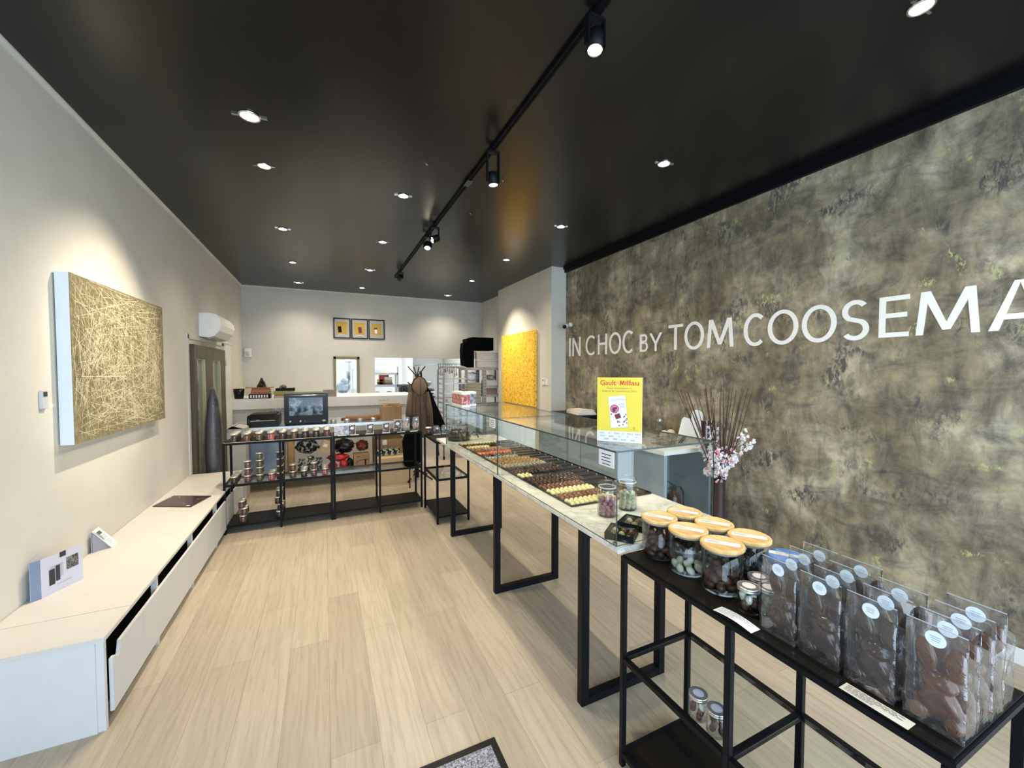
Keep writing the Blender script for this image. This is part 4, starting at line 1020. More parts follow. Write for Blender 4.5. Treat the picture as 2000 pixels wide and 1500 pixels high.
# ------------------------------------------------------------------ chocolate bunnies in cellophane bags
def bunny_mesh(name, mt):
    """sitting bunny; faces -x, height about 0.165"""
    mb = MB(); E = lambda c, r, rot=None: mb.ell(c, r, 20, 14, rot=rot)
    E((0, 0, 0.045), (0.022, 0.034, 0.040))            # belly
    E((-0.006, 0, 0.062), (0.019, 0.029, 0.026))
    E((-0.001, 0, 0.091), (0.022, 0.029, 0.021))        # head
    E((-0.014, 0.011, 0.088), (0.011, 0.014, 0.011)); E((-0.014, -0.011, 0.088), (0.011, 0.014, 0.011))   # cheeks
    E((-0.024, 0, 0.093), (0.005, 0.006, 0.005))        # nose
    for s_ in (-1, 1):
        E((0.000, 0.0212*s_, 0.138), (0.0115, 0.0165, 0.037), (radians(-9*s_), 0, 0))      # ears
        E((-0.012, 0.026*s_, 0.016), (0.023, 0.015, 0.015), (0, 0, radians(12*s_)))       # feet
        E((-0.030, 0.026*s_, 0.020), (0.008, 0.013, 0.018))
        E((0.004, 0.029*s_, 0.030), (0.019, 0.012, 0.022))                                 # haunches
        E((-0.019, 0.017*s_, 0.058), (0.008, 0.008, 0.020), (radians(28*s_), radians(-14), 0))   # arms
        E((-0.017, 0.010*s_, 0.106), (0.005, 0.006, 0.006))                                # eyes
    me = mb.mesh('tmp', mt)
    o = bpy.data.objects.new('tmp', me); COL.objects.link(o)
    rm = o.modifiers.new('r', 'REMESH'); rm.mode = 'VOXEL'; rm.voxel_size = 0.0026; rm.use_smooth_shade = True
    s_ = o.modifiers.new('s', 'SMOOTH'); s_.factor = 0.5; s_.iterations = 3
    dg = bpy.context.evaluated_depsgraph_get(); dg.update()
    m2 = bpy.data.meshes.new_from_object(o.evaluated_get(dg)); m2.name = name
    bpy.data.objects.remove(o, do_unlink=True); bpy.data.meshes.remove(me)
    # raised oval ring inside each ear, pressed mouth line: separate shallow relief joined to the same mesh
    bm = bmesh.new(); bm.from_mesh(m2)
    t = MB()
    for sg in (-1, 1):
        ring = []
        for i in range(25):
            a = 2*pi*i/24; y = 0.0100*cos(a); z = 0.021*sin(a)
            ring.append((-0.0112+0.0025*abs(cos(a))+0.001*abs(sin(a)), 0.0212*sg+y+z*0.15*sg, 0.139+z))
        t.tube(ring, 0.0019, 6)
        ring = [(-0.0255+0.001*abs(sin(a)), 0.011*sg+0.004*cos(a), 0.0845+0.003*sin(a)) for a in [pi+pi*i/8 for i in range(9)]]
        t.tube(ring, 0.0009, 5)
        ring = [(-0.0375+0.0015*abs(cos(a)), 0.026*sg+0.008*cos(a), 0.020+0.012*sin(a)) for a in [2*pi*i/20 for i in range(21)]]
        t.tube(ring, 0.0011, 5)
    tm = t.mesh('t', mt); bm.from_mesh(tm); bm.to_mesh(m2); bm.free()
    m2.materials.clear(); m2.materials.append(mt)
    for p in m2.polygons: p.use_smooth = True; p.material_index = 0
    return m2
BUN = {'dark': bunny_mesh('bunny_dark', DARKCH), 'milk': bunny_mesh('bunny_milk', MILKCH)}
def bag_mesh(seed):
    rnd = random.Random(seed); W2, D, Hh, Ht = 0.0455, 0.052, 0.148, 0.204
    nu, nv = 14, 16; vs = []; fs = []
    def ringpt(k, v):
        z = Ht*v
        t = max(0.0, (z-Hh)/(Ht-Hh))
        t2 = min(1, t*2.2)
        d = D*(1-t2) ; w_ = W2*(1-0.02*t)
        s_ = k/40.0*4; side = int(s_) % 4; q = s_-int(s_)
        x0_, x1_ = 0.004*t2, 0.004*t2+d+0.0008
        if side == 0: p = (x0_, -w_+2*w_*q)
        elif side == 1: p = (x0_+(x1_-x0_)*q, w_)
        elif side == 2: p = (x1_, w_-2*w_*q)
        else: p = (x1_-(x1_-x0_)*q, -w_)
        amp = 0.0017*(1 if 0 < v < 1 else 0)
        n1 = noise.noise(Vector((p[0]*30+seed*3, p[1]*34, z*30)))*amp*1.6
        pull = 0.004*sin(pi*q)*(1 if side in (1, 3) else 0)*(1-t2)*-1
        fx = {0: -1, 1: 0, 2: 1, 3: 0}[side]; fy = {0: 0, 1: 1, 2: 0, 3: -1}[side]
        return (p[0]+fx*n1*0.6, p[1]+fy*(n1+pull*(0.4+0.6*v)), z)
    NV = 22
    for j in range(NV+1):
        for k in range(40): vs.append(ringpt(k, j/NV))
    for j in range(NV):
        for k in range(40):
            k2 = (k+1) % 40; fs.append((j*40+k, j*40+k2, (j+1)*40+k2, (j+1)*40+k))
    fs.append(tuple(range(39, -1, -1)))
    mb = MB().add(vs, fs, 0, True)
    return mb.mesh('bag', FILM)
BAGS = [bag_mesh(s) for s in (1, 2, 3)]
stm = MB(); disc(stm, (0, 0, 0), (0, 1, 0), (0, 0, 1), 0.0155, 0, 28)
for k in range(3): stm.box(-0.0006, -0.0003, -0.008+0.001*k, 0.008-0.001*k, 0.004-k*0.004, 0.0048-k*0.004, 1)
STK = stm.mesh('sticker', [M('pale_sticker', (0.72, 0.80, 0.86), 0.4), GREYPR])
STR = MB().box(-0.0003, 0.0009, -0.0445, 0.0445, 0, 0.0018).mesh('seal', M('clear_seal_strip', (0.42, 0.44, 0.47), 0.3))
ycol = [0.653, 0.5545, 0.454, 0.3505]
kindc = ['dark', 'dark', 'dark', 'milk']
nrow = [4, 4, 3, 4]
cname = ['left', 'second', 'third', 'right']; rname = ['front', 'second', 'third', 'back']
for ci, y in enumerate(ycol):
    for ri in range(nrow[ci]):
        if ci == 0 and ri >= 2 and False: continue
        x = 1.080+ri*0.063 if ci != 2 else 1.080+ri*0.068
        yy = y+R.uniform(-0.0015, 0.0015)
        kd = kindc[ci]
        where = '%s row of the %s column' % (rname[ri] if ri < nrow[ci]-1 or nrow[ci] == 4 else 'back', cname[ci])
        t = thing('cellophane_bag', 'clear cellophane bag with round sticker, %s of bunny bags' % where, 'bag', (x, yy, 0.8405), 'cellophane bunny bags on the front shelf')
        o = bpy.data.objects.new('bag_film', BAGS[(ci+ri) % 3]); COL.objects.link(o); o.parent = t
        o = bpy.data.objects.new('round_sticker', STK); COL.objects.link(o); o.parent = t; o.location = (-0.002, 0.002*((ri % 3)-1), 0.183)
        o = bpy.data.objects.new('seal_strip', STR); COL.objects.link(o); o.parent = t; o.location = (0.003, 0, 0.205)
        b = bpy.data.objects.new('chocolate_bunny', BUN[kd]); COL.objects.link(b); b.location = (x+0.028, yy, 0.8418)
        b.scale = (0.66, 1.0, 0.93)
        b.rotation_euler = (0, 0, 0)
        tag(b, '%s chocolate bunny figure in the bag in %s' % (kd, where), 'chocolate bunny', 'chocolate bunnies on the front shelf')
# price labels on the shelf edge
def shelf_label(y0, y1, x0, x1, label, z=0.8406, curl=0.0):
    t = thing('price_label', label, 'label', ((x0+x1)/2, (y0+y1)/2, z))
    f = MB(); n = 8
    for i in range(n):
        a = y0+(y1-y0)*i/n; b = y0+(y1-y0)*(i+1)/n
        za = z+curl*sin(pi*i/n); zb = z+curl*sin(pi*(i+1)/n)
        f.add([(x0, a, za), (x1, a, za), (x1, b, zb), (x0, b, zb), (x0, a, za+.0006), (x1, a, za+.0006), (x1, b, zb+.0006), (x0, b, zb+.0006)], [(0, 1, 2, 3), (4, 5, 6, 7), (0, 3, 7, 4), (1, 2, 6, 5)], 0)
    f.build('paper', PAPERC if curl == 0 else PAPER, t)
    g = MB()
    for k in range(5):
        xx = x1-0.005-k*(x1-x0-0.008)/5
        ya, yb_ = (y1-0.006, y0+0.012+0.01*(k % 2)) if k < 3 else (y1-0.006, y1-(y1-y0)*0.5)
        m_ = 8
        for i in range(m_):
            a = ya+(yb_-ya)*i/m_; b = ya+(yb_-ya)*(i+0.8)/m_
            h_ = lambda q: z+0.0011+curl*sin(pi*(q-y0)/(y1-y0))
            g.add([(xx, a, h_(a)), (xx, b, h_(b)), (xx-0.0016, b, h_(b)), (xx-0.0016, a, h_(a))], [(0, 1, 2, 3)], 0)
    g.build('print', PRINT if curl == 0 else GREYPR, t)
shelf_label(0.690, 0.808, 1.034, 1.072, 'white curling price label on the shelf edge below small jars', curl=0.006)
shelf_label(0.368, 0.486, 1.034, 1.066, 'cream price label on the shelf edge before third bunny bag')
for k, (a, b, lb_) in enumerate(((0.49, 0.686, 'second'), (0.305, 0.366, 'last'))):
    MBt = MB().box(1.038, 1.060, a, b, 0.8406, 0.8422)
    tag(MBt.build('label_rail', GLASS, org=(1.05, (a+b)/2, 0.8406)), 'clear plastic label rail lying on the shelf edge before the %s' % ('first two bunny bags' if k == 0 else 'last bunny bag'), 'label holder')

# ------------------------------------------------------------------ jars on the far row of shelves
def mini_proto(kind, mt, r=0.0300, h=0.070):
    t = thing('preserve_jar', 'x', 'jar', (0, 0, 0))
    mb = MB().lathe([(0, 0), (r-0.003, 0), (r, 0.005), (r, h-0.018), (r-0.004, h-0.0125), (0, h-0.0125)], (0, 0, 0), 16); mb.build('glass_body', JARG, t)
    mb = MB().lathe([(0, 0.002), (r-0.0035, 0.002), (r-0.0025, 0.006), (r-0.0025, h-0.024), (0, h-0.020)], (0, 0, 0), 14); mb.build('contents', mt, t)
    mb = MB().lathe([(0, h-0.012), (r-0.0005, h-0.012), (r+0.001, h-0.010), (r+0.001, h-0.002), (r-0.001, h), (0, h)], (0, 0, 0), 18); mb.build('lid', SILV, t)
    return Stamp(t)
def cont(nm, a, b): return mat_scene(nm, [(0.38, a), (0.5, tuple((p+q)/2 for p, q in zip(a, b))), (0.64, b)], 70, (1, 1, 1), 0.35)
KINDS = {'dark': mini_proto('dark', cont('dark_jar_filling', (0.012, 0.006, 0.004), (0.06, 0.03, 0.02))), 'brown': mini_proto('brown', cont('brown_jar_filling', (0.04, 0.015, 0.01), (0.20, 0.09, 0.05))),
         'olive': mini_proto('olive', cont('olive_jar_filling', (0.03, 0.025, 0.01), (0.14, 0.12, 0.05))), 'pink': mini_proto('pink', cont('pink_jar_filling', (0.25, 0.03, 0.04), (0.60, 0.20, 0.22)))}
topk = ['dark', 'brown', 'olive', 'pink', 'dark', 'brown', 'dark', 'dark', 'brown']
for i, k in enumerate(topk):
    x = -0.788+i*0.1
    for j in range(3):
        KINDS[k]((x, 4.566+j*0.082, 0.8685), 0, '%s-filled jar on top of the far shelf, %s column from bench, %s one' % (k, ORD[i], ('front', 'middle', 'rear')[j]), 'small jars on top of the far shelf', (1.06, 1.06, 1.2))
midk = [(-0.800, 'dark', 1, 4), (-0.690, 'brown', 3, 2), (-0.590, 'olive', 4, 2), (-0.490, 'pink', 1, 3), (-0.415, 'dark', 4, 2), (-0.305, 'brown', 2, 2), (-0.205, 'dark', 1, 3), (-0.115, 'brown', 2, 2), (-0.010, 'pink', 1, 3)]
mi_ = 0
for i, (x, k, hgt, dep) in enumerate(midk):
    for j in range(dep):
        y = 4.583+j*0.074 if dep < 4 else 4.579+j*0.066
        for q in range(hgt if j == 0 else max(1, hgt-(j % 2))):
            kk = k
            if abs(x+0.41) < 0.02: x_ = -0.418
            else: x_ = x
            KINDS[kk]((x_, y, 0.4697+q*0.0712), 0, '%s-filled jar on the middle glass shelf, %s column from bench, %s back, %s up' % (kk, ORD[i], ORD[j], ORD[q]), 'small jars on the middle glass shelf')
for i, (x, k, hgt) in enumerate(((-0.735, 'brown', 3), (-0.428, 'dark', 4))):
    for j in range(2):
        for q in range(hgt):
            KINDS[k]((x+(0.012*sin(q*2.1) if q else 0), 4.585+j*0.085, 0.0845+q*0.0712), 0, '%s-filled jar in the %s stack on the bottom shelf, %s row, %s up' % (k, ('left', 'right')[i], ('front', 'rear')[j], ORD[q]), 'small jars stacked on the bottom shelf')
# long white label strip under jars
tag(MB().box(-0.868, 0.05, 4.528, 4.534, 0.8684, 0.8705).build('label_strip', PAPERC, org=(-0.4, 4.53, 0.8684)), 'pale label strip along the front edge under the jar rows', 'label')
# chocolate packs on the second unit
def pack(x, y, w, h, label, pat, lean=12, disc_=True, name='chocolate_bar_pack', cat='chocolate pack'):
    t = thing(name, label, cat, (x, y, 0.8685))
    Q = Euler((radians(-lean), 0, 0)).to_matrix(); c = Vector((x, y, 0.8688))
    tr = lambda mb: setattr(mb, 'v', [tuple(c+Q@Vector(v)) for v in mb.v])
    f = MB().box(-w/2, w/2, 0, 0.014, 0.0, h); tr(f); f.build('sleeve', pat, t, bevel=0.002)
    f = MB().box(-w/2-0.003, w/2+0.003, 0.006, 0.009, 0.0, h+0.006); tr(f); f.build('backing_card', WHITE, t)
    if disc_:
        f = MB(); disc(f, (0, -0.0008, h*0.68), (1, 0, 0), (0, 0, 1), w*0.27, 0, 20, ry=w*0.22); tr(f); f.build('round_label', PAPER, t)
    sp = MB().lathe([(0.012, 0), (0.010, 0.004), (0, 0.004)], (x, y+h*0.35, 0.8685), 10)
    return t
SPK = mat_scene('speckled_chocolate_wrap', [(0.44, (0.035, 0.013, 0.008)), (0.53, (0.10, 0.05, 0.03)), (0.60, (0.55, 0.48, 0.40))], 55, (1, 1, 1), 0.4)
PALEB = mat_scene('blue_white_box_print', [(0.40, (0.22, 0.25, 0.36)), (0.48, (0.62, 0.64, 0.70)), (0.60, (0.66, 0.52, 0.46))], 18, (1, 1, 1), 1.0)
pack(0.150, 4.565, 0.13, 0.10, 'pale blue and white printed box at left end of second shelf', PALEB, 8, False, 'gift_box', 'box')
pack(0.255, 4.56, 0.066, 0.105, 'speckled chocolate pack next to pale blue box', SPK)
pack(0.440, 4.575, 0.066, 0.105, 'speckled chocolate pack, second from pale blue box', SPK)
pack(0.610, 4.59, 0.066, 0.105, 'speckled chocolate pack, third from pale blue box', SPK)
pack(0.735, 4.62, 0.075, 0.125, 'taller dotted chocolate pack before the cardboard box', SPK, 4)
STICKM = mat_scene('amber_sticks', [(0.4, (0.22, 0.09, 0.03)), (0.55, (0.50, 0.30, 0.15)), (0.65, (0.72, 0.60, 0.50))], 25, (3, 3, 0.6), 0.6)
for i, (x, y) in enumerate(((0.835, 4.62), (0.935, 4.60))):
    t = thing('cellophane_bag', 'clear bag of orange peel sticks with round sticker, %s of two' % ('left', 'right')[i], 'bag', (x, y, 0.8685))
    mb = MB(); rr2 = random.Random(i)
    for k in range(22):
        a = Vector((x+rr2.uniform(-.024, .024), y+0.02+rr2.uniform(-.012, .012), 0.872)); b = a+Vector((rr2.uniform(-.02, .02), rr2.uniform(-.008, .008), rr2.uniform(.06, .095)))
        mb.cyl(a, b, 0.0028, 6)
    mb.build('peel_sticks', STICKM, t)
    p = MB().prism([(-0.037, 0), (0.037, 0), (0.034, 0.10), (0.030, 0.155), (-0.030, 0.155), (-0.034, 0.10)], lambda u, v, w: (x+u, y+0.02+w*(1-v*3), 0.8688+v), -0.02, 0.02)
    p.build('bag_film', FILM, t)
    q = MB(); disc(q, (x+0.005, y-0.002, 0.995), (1, 0, 0), (0, 0, 1), 0.013); q.build('round_sticker', PAPER, t)
NUTM = mat_scene('dark_nut_mix', [(0.42, (0.01, 0.008, 0.008)), (0.55, (0.06, 0.04, 0.035)), (0.68, (0.45, 0.42, 0.40))], 40, (1, 1, 1), 0.6)
KINDS['dark']((1.045, 4.45, 0.8385), 0, 'dark-filled jar standing alone right of orange peel bags', scale=1.15)
for i, (x, y) in enumerate(((1.125, 4.43), (1.225, 4.44), (1.315, 4.44))):
    t = thing('cellophane_bag', 'low clear bag of dark sweets on the corner shelf, %s of three' % ('left', 'middle', 'right')[i], 'bag', (x, y, 0.8385))
    mb = MB(); rr2 = random.Random(i+9)
    for k in range(16): mb.ell((x+rr2.uniform(-.026, .026), y+rr2.uniform(-.014, .014), 0.850+rr2.uniform(0, .05)), (0.012, 0.010, 0.009), 8, 6)
    mb.build('sweets', NUTM, t)
    MB().prism([(-0.042, 0), (0.042, 0), (0.038, 0.07), (0.02, 0.095), (-0.02, 0.095), (-0.038, 0.07)], lambda u, v, w: (x+u, y+w*(1-v*4), 0.8389+v), -0.028, 0.028).build('bag_film', FILM, t)
    q = MB(); disc(q, (x+0.006, y-0.0295, 0.905), (1, 0, 0), (0, 0, 1), 0.012); q.build('round_sticker', PAPER, t)
    tag(MB().box(x-0.04, x+0.04, 4.385, 4.39, 0.8384, 0.845).build('label_strip', PAPERC, org=(x, 4.385, 0.8384)), 'thin white label before the %s low bag on corner shelf' % ('left', 'middle', 'right')[i], 'label')
for i, xx in enumerate((0.16, 0.28, 0.43, 0.60, 0.76, 0.90)):
    tag(MB().box(xx-0.045, xx+0.04, 4.528, 4.533, 0.8683, 0.8765).build('label_strip', PAPERC, org=(xx, 4.53, 0.8683)), 'thin white label on the second shelf edge, %s from left' % ORD[i], 'label', 'labels along the second shelf edge')
# black wrapped sack at the far end of the marble
bs = thing('black_sack', 'crumpled black plastic sack on the far end of marble counter', 'sack', (1.22, 3.86, 0.8605))
def lump(mb, c, r, seed, amp=0.25, seg=28, rings=18, fl=None, freq=3.0):
    n0 = len(mb.v); mb.ell(c, r, seg, rings)
    cv = Vector(c)
    for i in range(n0, len(mb.v)):
        d = Vector(mb.v[i])-cv
        u = Vector((d.x/r[0], d.y/r[1], d.z/r[2]))
        k = 1+amp*noise.noise(u*freq+Vector((seed*7.1, seed*3.3, 0)))+amp*0.5*noise.noise(u*freq*2.7+Vector((0, seed*5.0, 3)))
        p = cv+d*k
        if fl is not None and p.z < fl: p.z = fl
        mb.v[i] = tuple(p)
    return mb
BSACK = M('black_plastic_film', (0.014, 0.013, 0.015), 0.22, spec=0.6, var=0.2, bump=0.8, bscale=25)
lump(MB(), (1.20, 3.83, 0.90), (0.115, 0.10, 0.060), 2, 0.35, fl=0.861).build('sack_body', BSACK, bs)
MB().tube([(1.30, 3.80, 0.90), (1.345, 3.80, 0.935), (1.375, 3.80, 0.93), (1.385, 3.80, 0.895), (1.40, 3.80, 0.875)], 0.006, 8).build('sack_tie', BSACK, bs)
# pink and white packs on top of the glass case
for i, (x, y) in enumerate(((1.085, 3.30), (1.085, 3.40), (1.085, 3.50), (1.175, 3.40))):
    t = thing('sweet_box', 'white-edged sweet box at far end of glass case, %s' % ('nearest of the front three', 'middle of the front three', 'rear of the front three', 'behind the others, grey window')[i], 'box', (x, y, 1.2375), 'boxes on the far end of the glass case')
    MB().box(x-0.038, x+0.038, y-0.046, y+0.046, 1.2375, 1.258).build('card_base', WHITE, t)
    MB().box(x-0.038, x+0.038, y-0.046, y+0.046, 1.345, 1.365).build('card_top', WHITE, t)
    MB().box(x-0.036, x+0.036, y-0.044, y+0.044, 1.2582, 1.3448).build('sweets_window', mat_scene('pink_sweets', [(0.4, (0.30, 0.06, 0.06)), (0.55, (0.62, 0.25, 0.25)), (0.66, (0.80, 0.62, 0.62))], 35) if i == 0 else (MATS['pink_sweets'] if i < 3 else mat_scene('grey_sweets', [(0.4, (0.10, 0.12, 0.16)), (0.6, (0.40, 0.42, 0.50))], 25)), t)

# ------------------------------------------------------------------ rear work table and what is on and under it
tt = thing('work_table', 'stainless steel work table behind the jar shelves', 'table', (0.05, 6.3, 0))
MB().box(-1.10, 1.25, 5.92, 6.72, 0.79, 0.83).build('table_top', STEEL, tt, bevel=0.004)
MB().box(-1.05, 1.20, 5.94, 6.70, 0.14, 0.175).build('lower_shelf', STEEL, tt, bevel=0.003)
for x in (-1.04, 1.16):
    for y in (5.95, 6.65): MB().box(x, x+0.04, y, y+0.04, 0, 0.79).build('leg', STEEL, tt)
ov = thing('convection_oven', 'black glass-fronted convection oven on the steel table', 'oven', (-0.23, 6.2, 0.83))
MB().box(-0.49, 0.035, 6.02, 6.50, 0.845, 1.245).build('oven_body', BLKPL, ov, bevel=0.006)
for x in (-0.47, 0.0):
    for y in (6.05, 6.45): MB().cyl((x, y, 0.83), (x, y, 0.845), 0.015).build('foot', BLKPL, ov)
od = MB().box(-0.485, 0.03, 6.002, 6.02, 0.905, 1.235).build('oven_door', BLKPL, ov, bevel=0.003)
MB().box(-0.43, -0.03, 5.9995, 6.002, 0.955, 1.19).build('door_glass', SCREEN, od)
MB().cyl((-0.47, 5.975, 1.222), (0.015, 5.975, 1.222), 0.008).box(-0.46, -0.445, 5.975, 6.003, 1.215, 1.229).box(-0.01, 0.005, 5.975, 6.003, 1.215, 1.229).build('door_handle', STEEL, od)
for x in (-0.42, -0.30): MB().cyl((x, 6.02, 0.876), (x, 5.998, 0.876), 0.014, 16).build('knob', ALU, ov)
MB().cyl((-0.245, 6.02, 0.878), (-0.245, 6.014, 0.878), 0.007, 12).build('indicator_lamp', ALU, ov)
f = MB(); f.lathe([(0.0, 0), (0.022, 0), (0.022, 0.002), (0, 0.002)], (-0.02, 6.019, 0.874), 20, axis=(0, -1, 0)); f.v = [(-0.02+(x+0.02)*1.3, y, 0.874+(z-0.874)*0.6) for x, y, z in f.v]
f.build('maker_badge', ALU, ov)
pr = thing('printer', 'black printer with slot on the steel table left of oven', 'printer', (-0.72, 6.2, 0.83))
MB().prism([(5.98, 0.83), (5.98, 0.93), (6.03, 0.975), (6.40, 0.975), (6.40, 0.83)], lambda u, v, w: (w, u, v), -0.90, -0.55).build('printer_body', BLKPL, pr, bevel=0.006)
MB().box(-0.87, -0.58, 6.05, 6.36, 0.975, 0.985).build('paper_tray', BLACK, pr)
MB().box(-0.86, -0.59, 5.977, 5.9805, 0.905, 0.912).box(-0.80, -0.76, 5.977, 5.98, 0.918, 0.922).build('slot', GREYB, pr)
lb_ = thing('plastic_bag', 'crumpled clear plastic bag between printer and oven', 'bag', (-0.55, 6.45, 0.83))
lump(MB(), (-0.56, 6.52, 0.93), (0.16, 0.07, 0.085), 5, 0.5, fl=0.8305, freq=4).build('film', PLAST, lb_)
bx = thing('cardboard_box', 'tall grey-white cardboard box with open flaps left of the printer', 'box', (-1.0, 5.72, 0))
MB().box(-1.045, -0.87, 5.67, 5.93, 0.0, 0.86).build('box_body', GREYBOX, bx, bevel=0.003)
MB().prism([(-1.21, 0.862), (-1.10, 0.905), (-1.09, 0.900), (-1.19, 0.8605)], lambda u, v, w: (u*0.62-0.31, w, v), 5.65, 5.93).prism([(-0.87, 0.862), (-0.97, 0.892), (-0.97, 0.888), (-0.89, 0.8605)], lambda u, v, w: (u, w, v), 5.65, 5.93).build('flap', GREYBOX, bx)
MB().box(-1.05, -0.88, 5.66, 5.92, 0.8602, 0.861).build('opening_shade', BLKMAT, bx)  # black sheet on the closed top paints the shade inside
rl = thing('paper_roll', 'brown kraft paper roll lying on the steel table', 'roll', (0.52, 6.15, 0.83))
MB().cyl((0.26, 6.10, 0.872), (0.72, 6.13, 0.872), 0.040, 20).build('rolled_paper', KRAFTD, rl)
MB().cyl((0.20, 6.095, 0.866), (0.262, 6.10, 0.868), 0.022, 14).build('roll_end', M('dark_brown_paper', (0.09, 0.05, 0.03), 0.8), rl)
bx = thing('cardboard_box', 'open brown cardboard box right of paper roll by the coats', 'box', (0.87, 6.15, 0.83))
MB().box(0.74, 1.02, 6.02, 6.30, 0.8305, 1.025).build('box_body', KRAFT, bx, bevel=0.003)
MB().prism([(0.74, 1.025), (0.84, 1.065), (0.98, 1.045), (1.02, 1.027), (0.9, 1.03)], lambda u, v, w: (u, w, v), 6.05, 6.07).prism([(6.02, 1.026), (6.12, 1.07), (6.13, 1.066), (6.04, 1.0255)], lambda u, v, w: (w, u, v), 0.75, 1.01).build('flap', KRAFTD, bx)
MB().box(0.755, 1.005, 6.035, 6.285, 1.0252, 1.026).build('opening_shade', BLKMAT, bx)  # flat black sheet stands for the shade within the open box
# steel tray with packs behind speckled packs
for i, x in enumerate((0.10, 0.27, 0.44, 0.62)):
    t = thing('bottle_carrier', 'shiny silver tin on the steel table behind the chocolate packs, %s from left' % ORD[i], 'tin', (x, 5.97, 0.83), 'silver tins on the steel table')
    MB().lathe([(0, 0), (0.04, 0), (0.04, 0.04), (0.038, 0.05), (0, 0.052)], (x, 5.985, 0.8305), 18).build('tin_body', STEEL, t)
    t.name = 'silver_tin'
# under the table
bigb = thing('cardboard_box', 'long brown cardboard box on the floor under right end of table', 'box', (0.92, 5.8, 0))
MB().box(0.62, 1.10, 5.62, 5.915, 0.0, 0.36).build('box_body', KRAFTL, bigb, bevel=0.003)
MB().box(0.62, 1.10, 5.76, 5.78, 0.3601, 0.361).build('packing_tape', KRAFT, bigb)
cb = thing('cardboard_box', 'small brown box with dark cup drawing on lower table shelf', 'box', (0.46, 6.1, 0.175))
MB().box(0.35, 0.56, 5.96, 6.15, 0.1755, 0.375).build('box_body', KRAFT, cb, bevel=0.002)
f = MB(); pts = []
for i in range(13):
    a = pi/2+pi*i/12; pts.append((0.425+0.04*cos(a), 5.958, 0.255+0.045*sin(a)))
pts.append((0.53, 5.958, 0.21)); f.tube(pts, 0.0022, 5); f.tube([(0.425, 5.958, 0.30), (0.54, 5.958, 0.305)], 0.0028, 5); f.box(0.492, 0.51, 5.957, 5.9598, 0.21, 0.305); f.box(0.39, 0.43, 5.958, 5.9598, 0.345, 0.353)
f.build('box_drawing', BLACK, cb)
REDS = [('small red plastic packet on lower table shelf, leftmost', 0.08, 6.05, 0.23, (0.06, 0.07, 0.055)), ('larger red plastic packet on lower table shelf under black bag', 0.16, 6.10, 0.335, (0.14, 0.09, 0.05)),
        ('upright red packet on lower table shelf in the middle', 0.22, 6.04, 0.24, (0.055, 0.06, 0.065))]
for i, (lab, x, y, z, r) in enumerate(REDS):
    t = thing('red_packet', lab, 'packet', (x, y, z-r[2])); lump(MB(), (x, y, z), r, i+11, 0.25, fl=0.1755).build('film_wrap', REDM, t)
t = thing('black_bag', 'slack black bag above red packets under the table', 'bag', (0.15, 6.2, 0.4)); lump(MB(), (0.24, 6.25, 0.47), (0.13, 0.16, 0.10), 21, 0.3, fl=0.1755).build('bag_body', BSACK, t)
t = thing('orange_packet', 'dark orange packet beside black bag under the table', 'packet', (0.42, 6.2, 0.37)); lump(MB(), (0.48, 6.22, 0.46), (0.085, 0.10, 0.075), 22, 0.3, fl=0.376).build('film_wrap', M('dark_orange_film', (0.22, 0.05, 0.015), 0.35, var=0.5, vscale=20), t)
t = thing('black_bag', 'dark shiny bag between red packets and cup-drawing box', 'bag', (0.3, 6.1, 0.176)); lump(MB(), (0.305, 6.13, 0.24), (0.05, 0.09, 0.065), 23, 0.3, fl=0.1755).build('bag_body', BSACK, t)
FOIL = mat_scene('black_silver_label', [(0.45, (0.01, 0.012, 0.014)), (0.52, (0.06, 0.07, 0.07)), (0.57, (0.55, 0.56, 0.46))], 22, (1, 1, 1), 1.2)
for i, (x, z) in enumerate(((-0.30, 0.26), (-0.19, 0.27), (-0.09, 0.26))):
    t = thing('coffee_pack', 'black and cream pack on lower table shelf, %s from left' % ORD[i], 'pack', (x, 6.05, 0.176), 'packs on the lower table shelf')
    MB().box(x-0.045, x+0.045, 6.02, 6.10, 0.1755, 0.36+0.03*(i % 2)).build('pack_body', FOIL, t, bevel=0.008)
t = thing('plastic_bag', 'see-through bag with black and green print above dark packs', 'bag', (-0.18, 6.2, 0.5)); lump(MB(), (-0.23, 6.22, 0.50), (0.14, 0.12, 0.09), 31, 0.3, fl=0.40).build('bag_film', FOIL, t)
t = thing('cardboard_box', 'tilted small brown box with white labels under the table', 'box', (0.0, 6.0, 0.55))
MB().box(-0.06, 0.10, 5.955, 6.10, 0.44, 0.60, rot=(0, radians(20), 0)).build('box_body', KRAFTL, t); MB().box(-0.03, 0.02, 5.9535, 5.9548, 0.52, 0.56, rot=(0, radians(20), 0)).build('white_label', PAPER, t)
t = thing('cardboard_tube', 'tall brown cardboard tube standing at the left under table', 'tube', (-0.41, 5.96, 0.176)); MB().cyl((-0.42, 6.02, 0.1755), (-0.42, 6.02, 0.70), 0.045, 20).build('tube_body', KRAFT, t)
t = thing('steel_bin', 'bluish steel container under the table left of the tube', 'container', (-0.70, 6.1, 0.176)); MB().box(-0.88, -0.50, 5.97, 6.35, 0.1755, 0.72).box(-0.80, -0.785, 5.955, 5.97, 0.40, 0.66).box(-0.70, -0.685, 5.955, 5.97, 0.40, 0.66).build('container_body', M('blue_grey_steel', (0.22, 0.26, 0.33), 0.3, metal=0.7, var=0.3, vscale=3), t, bevel=0.006)
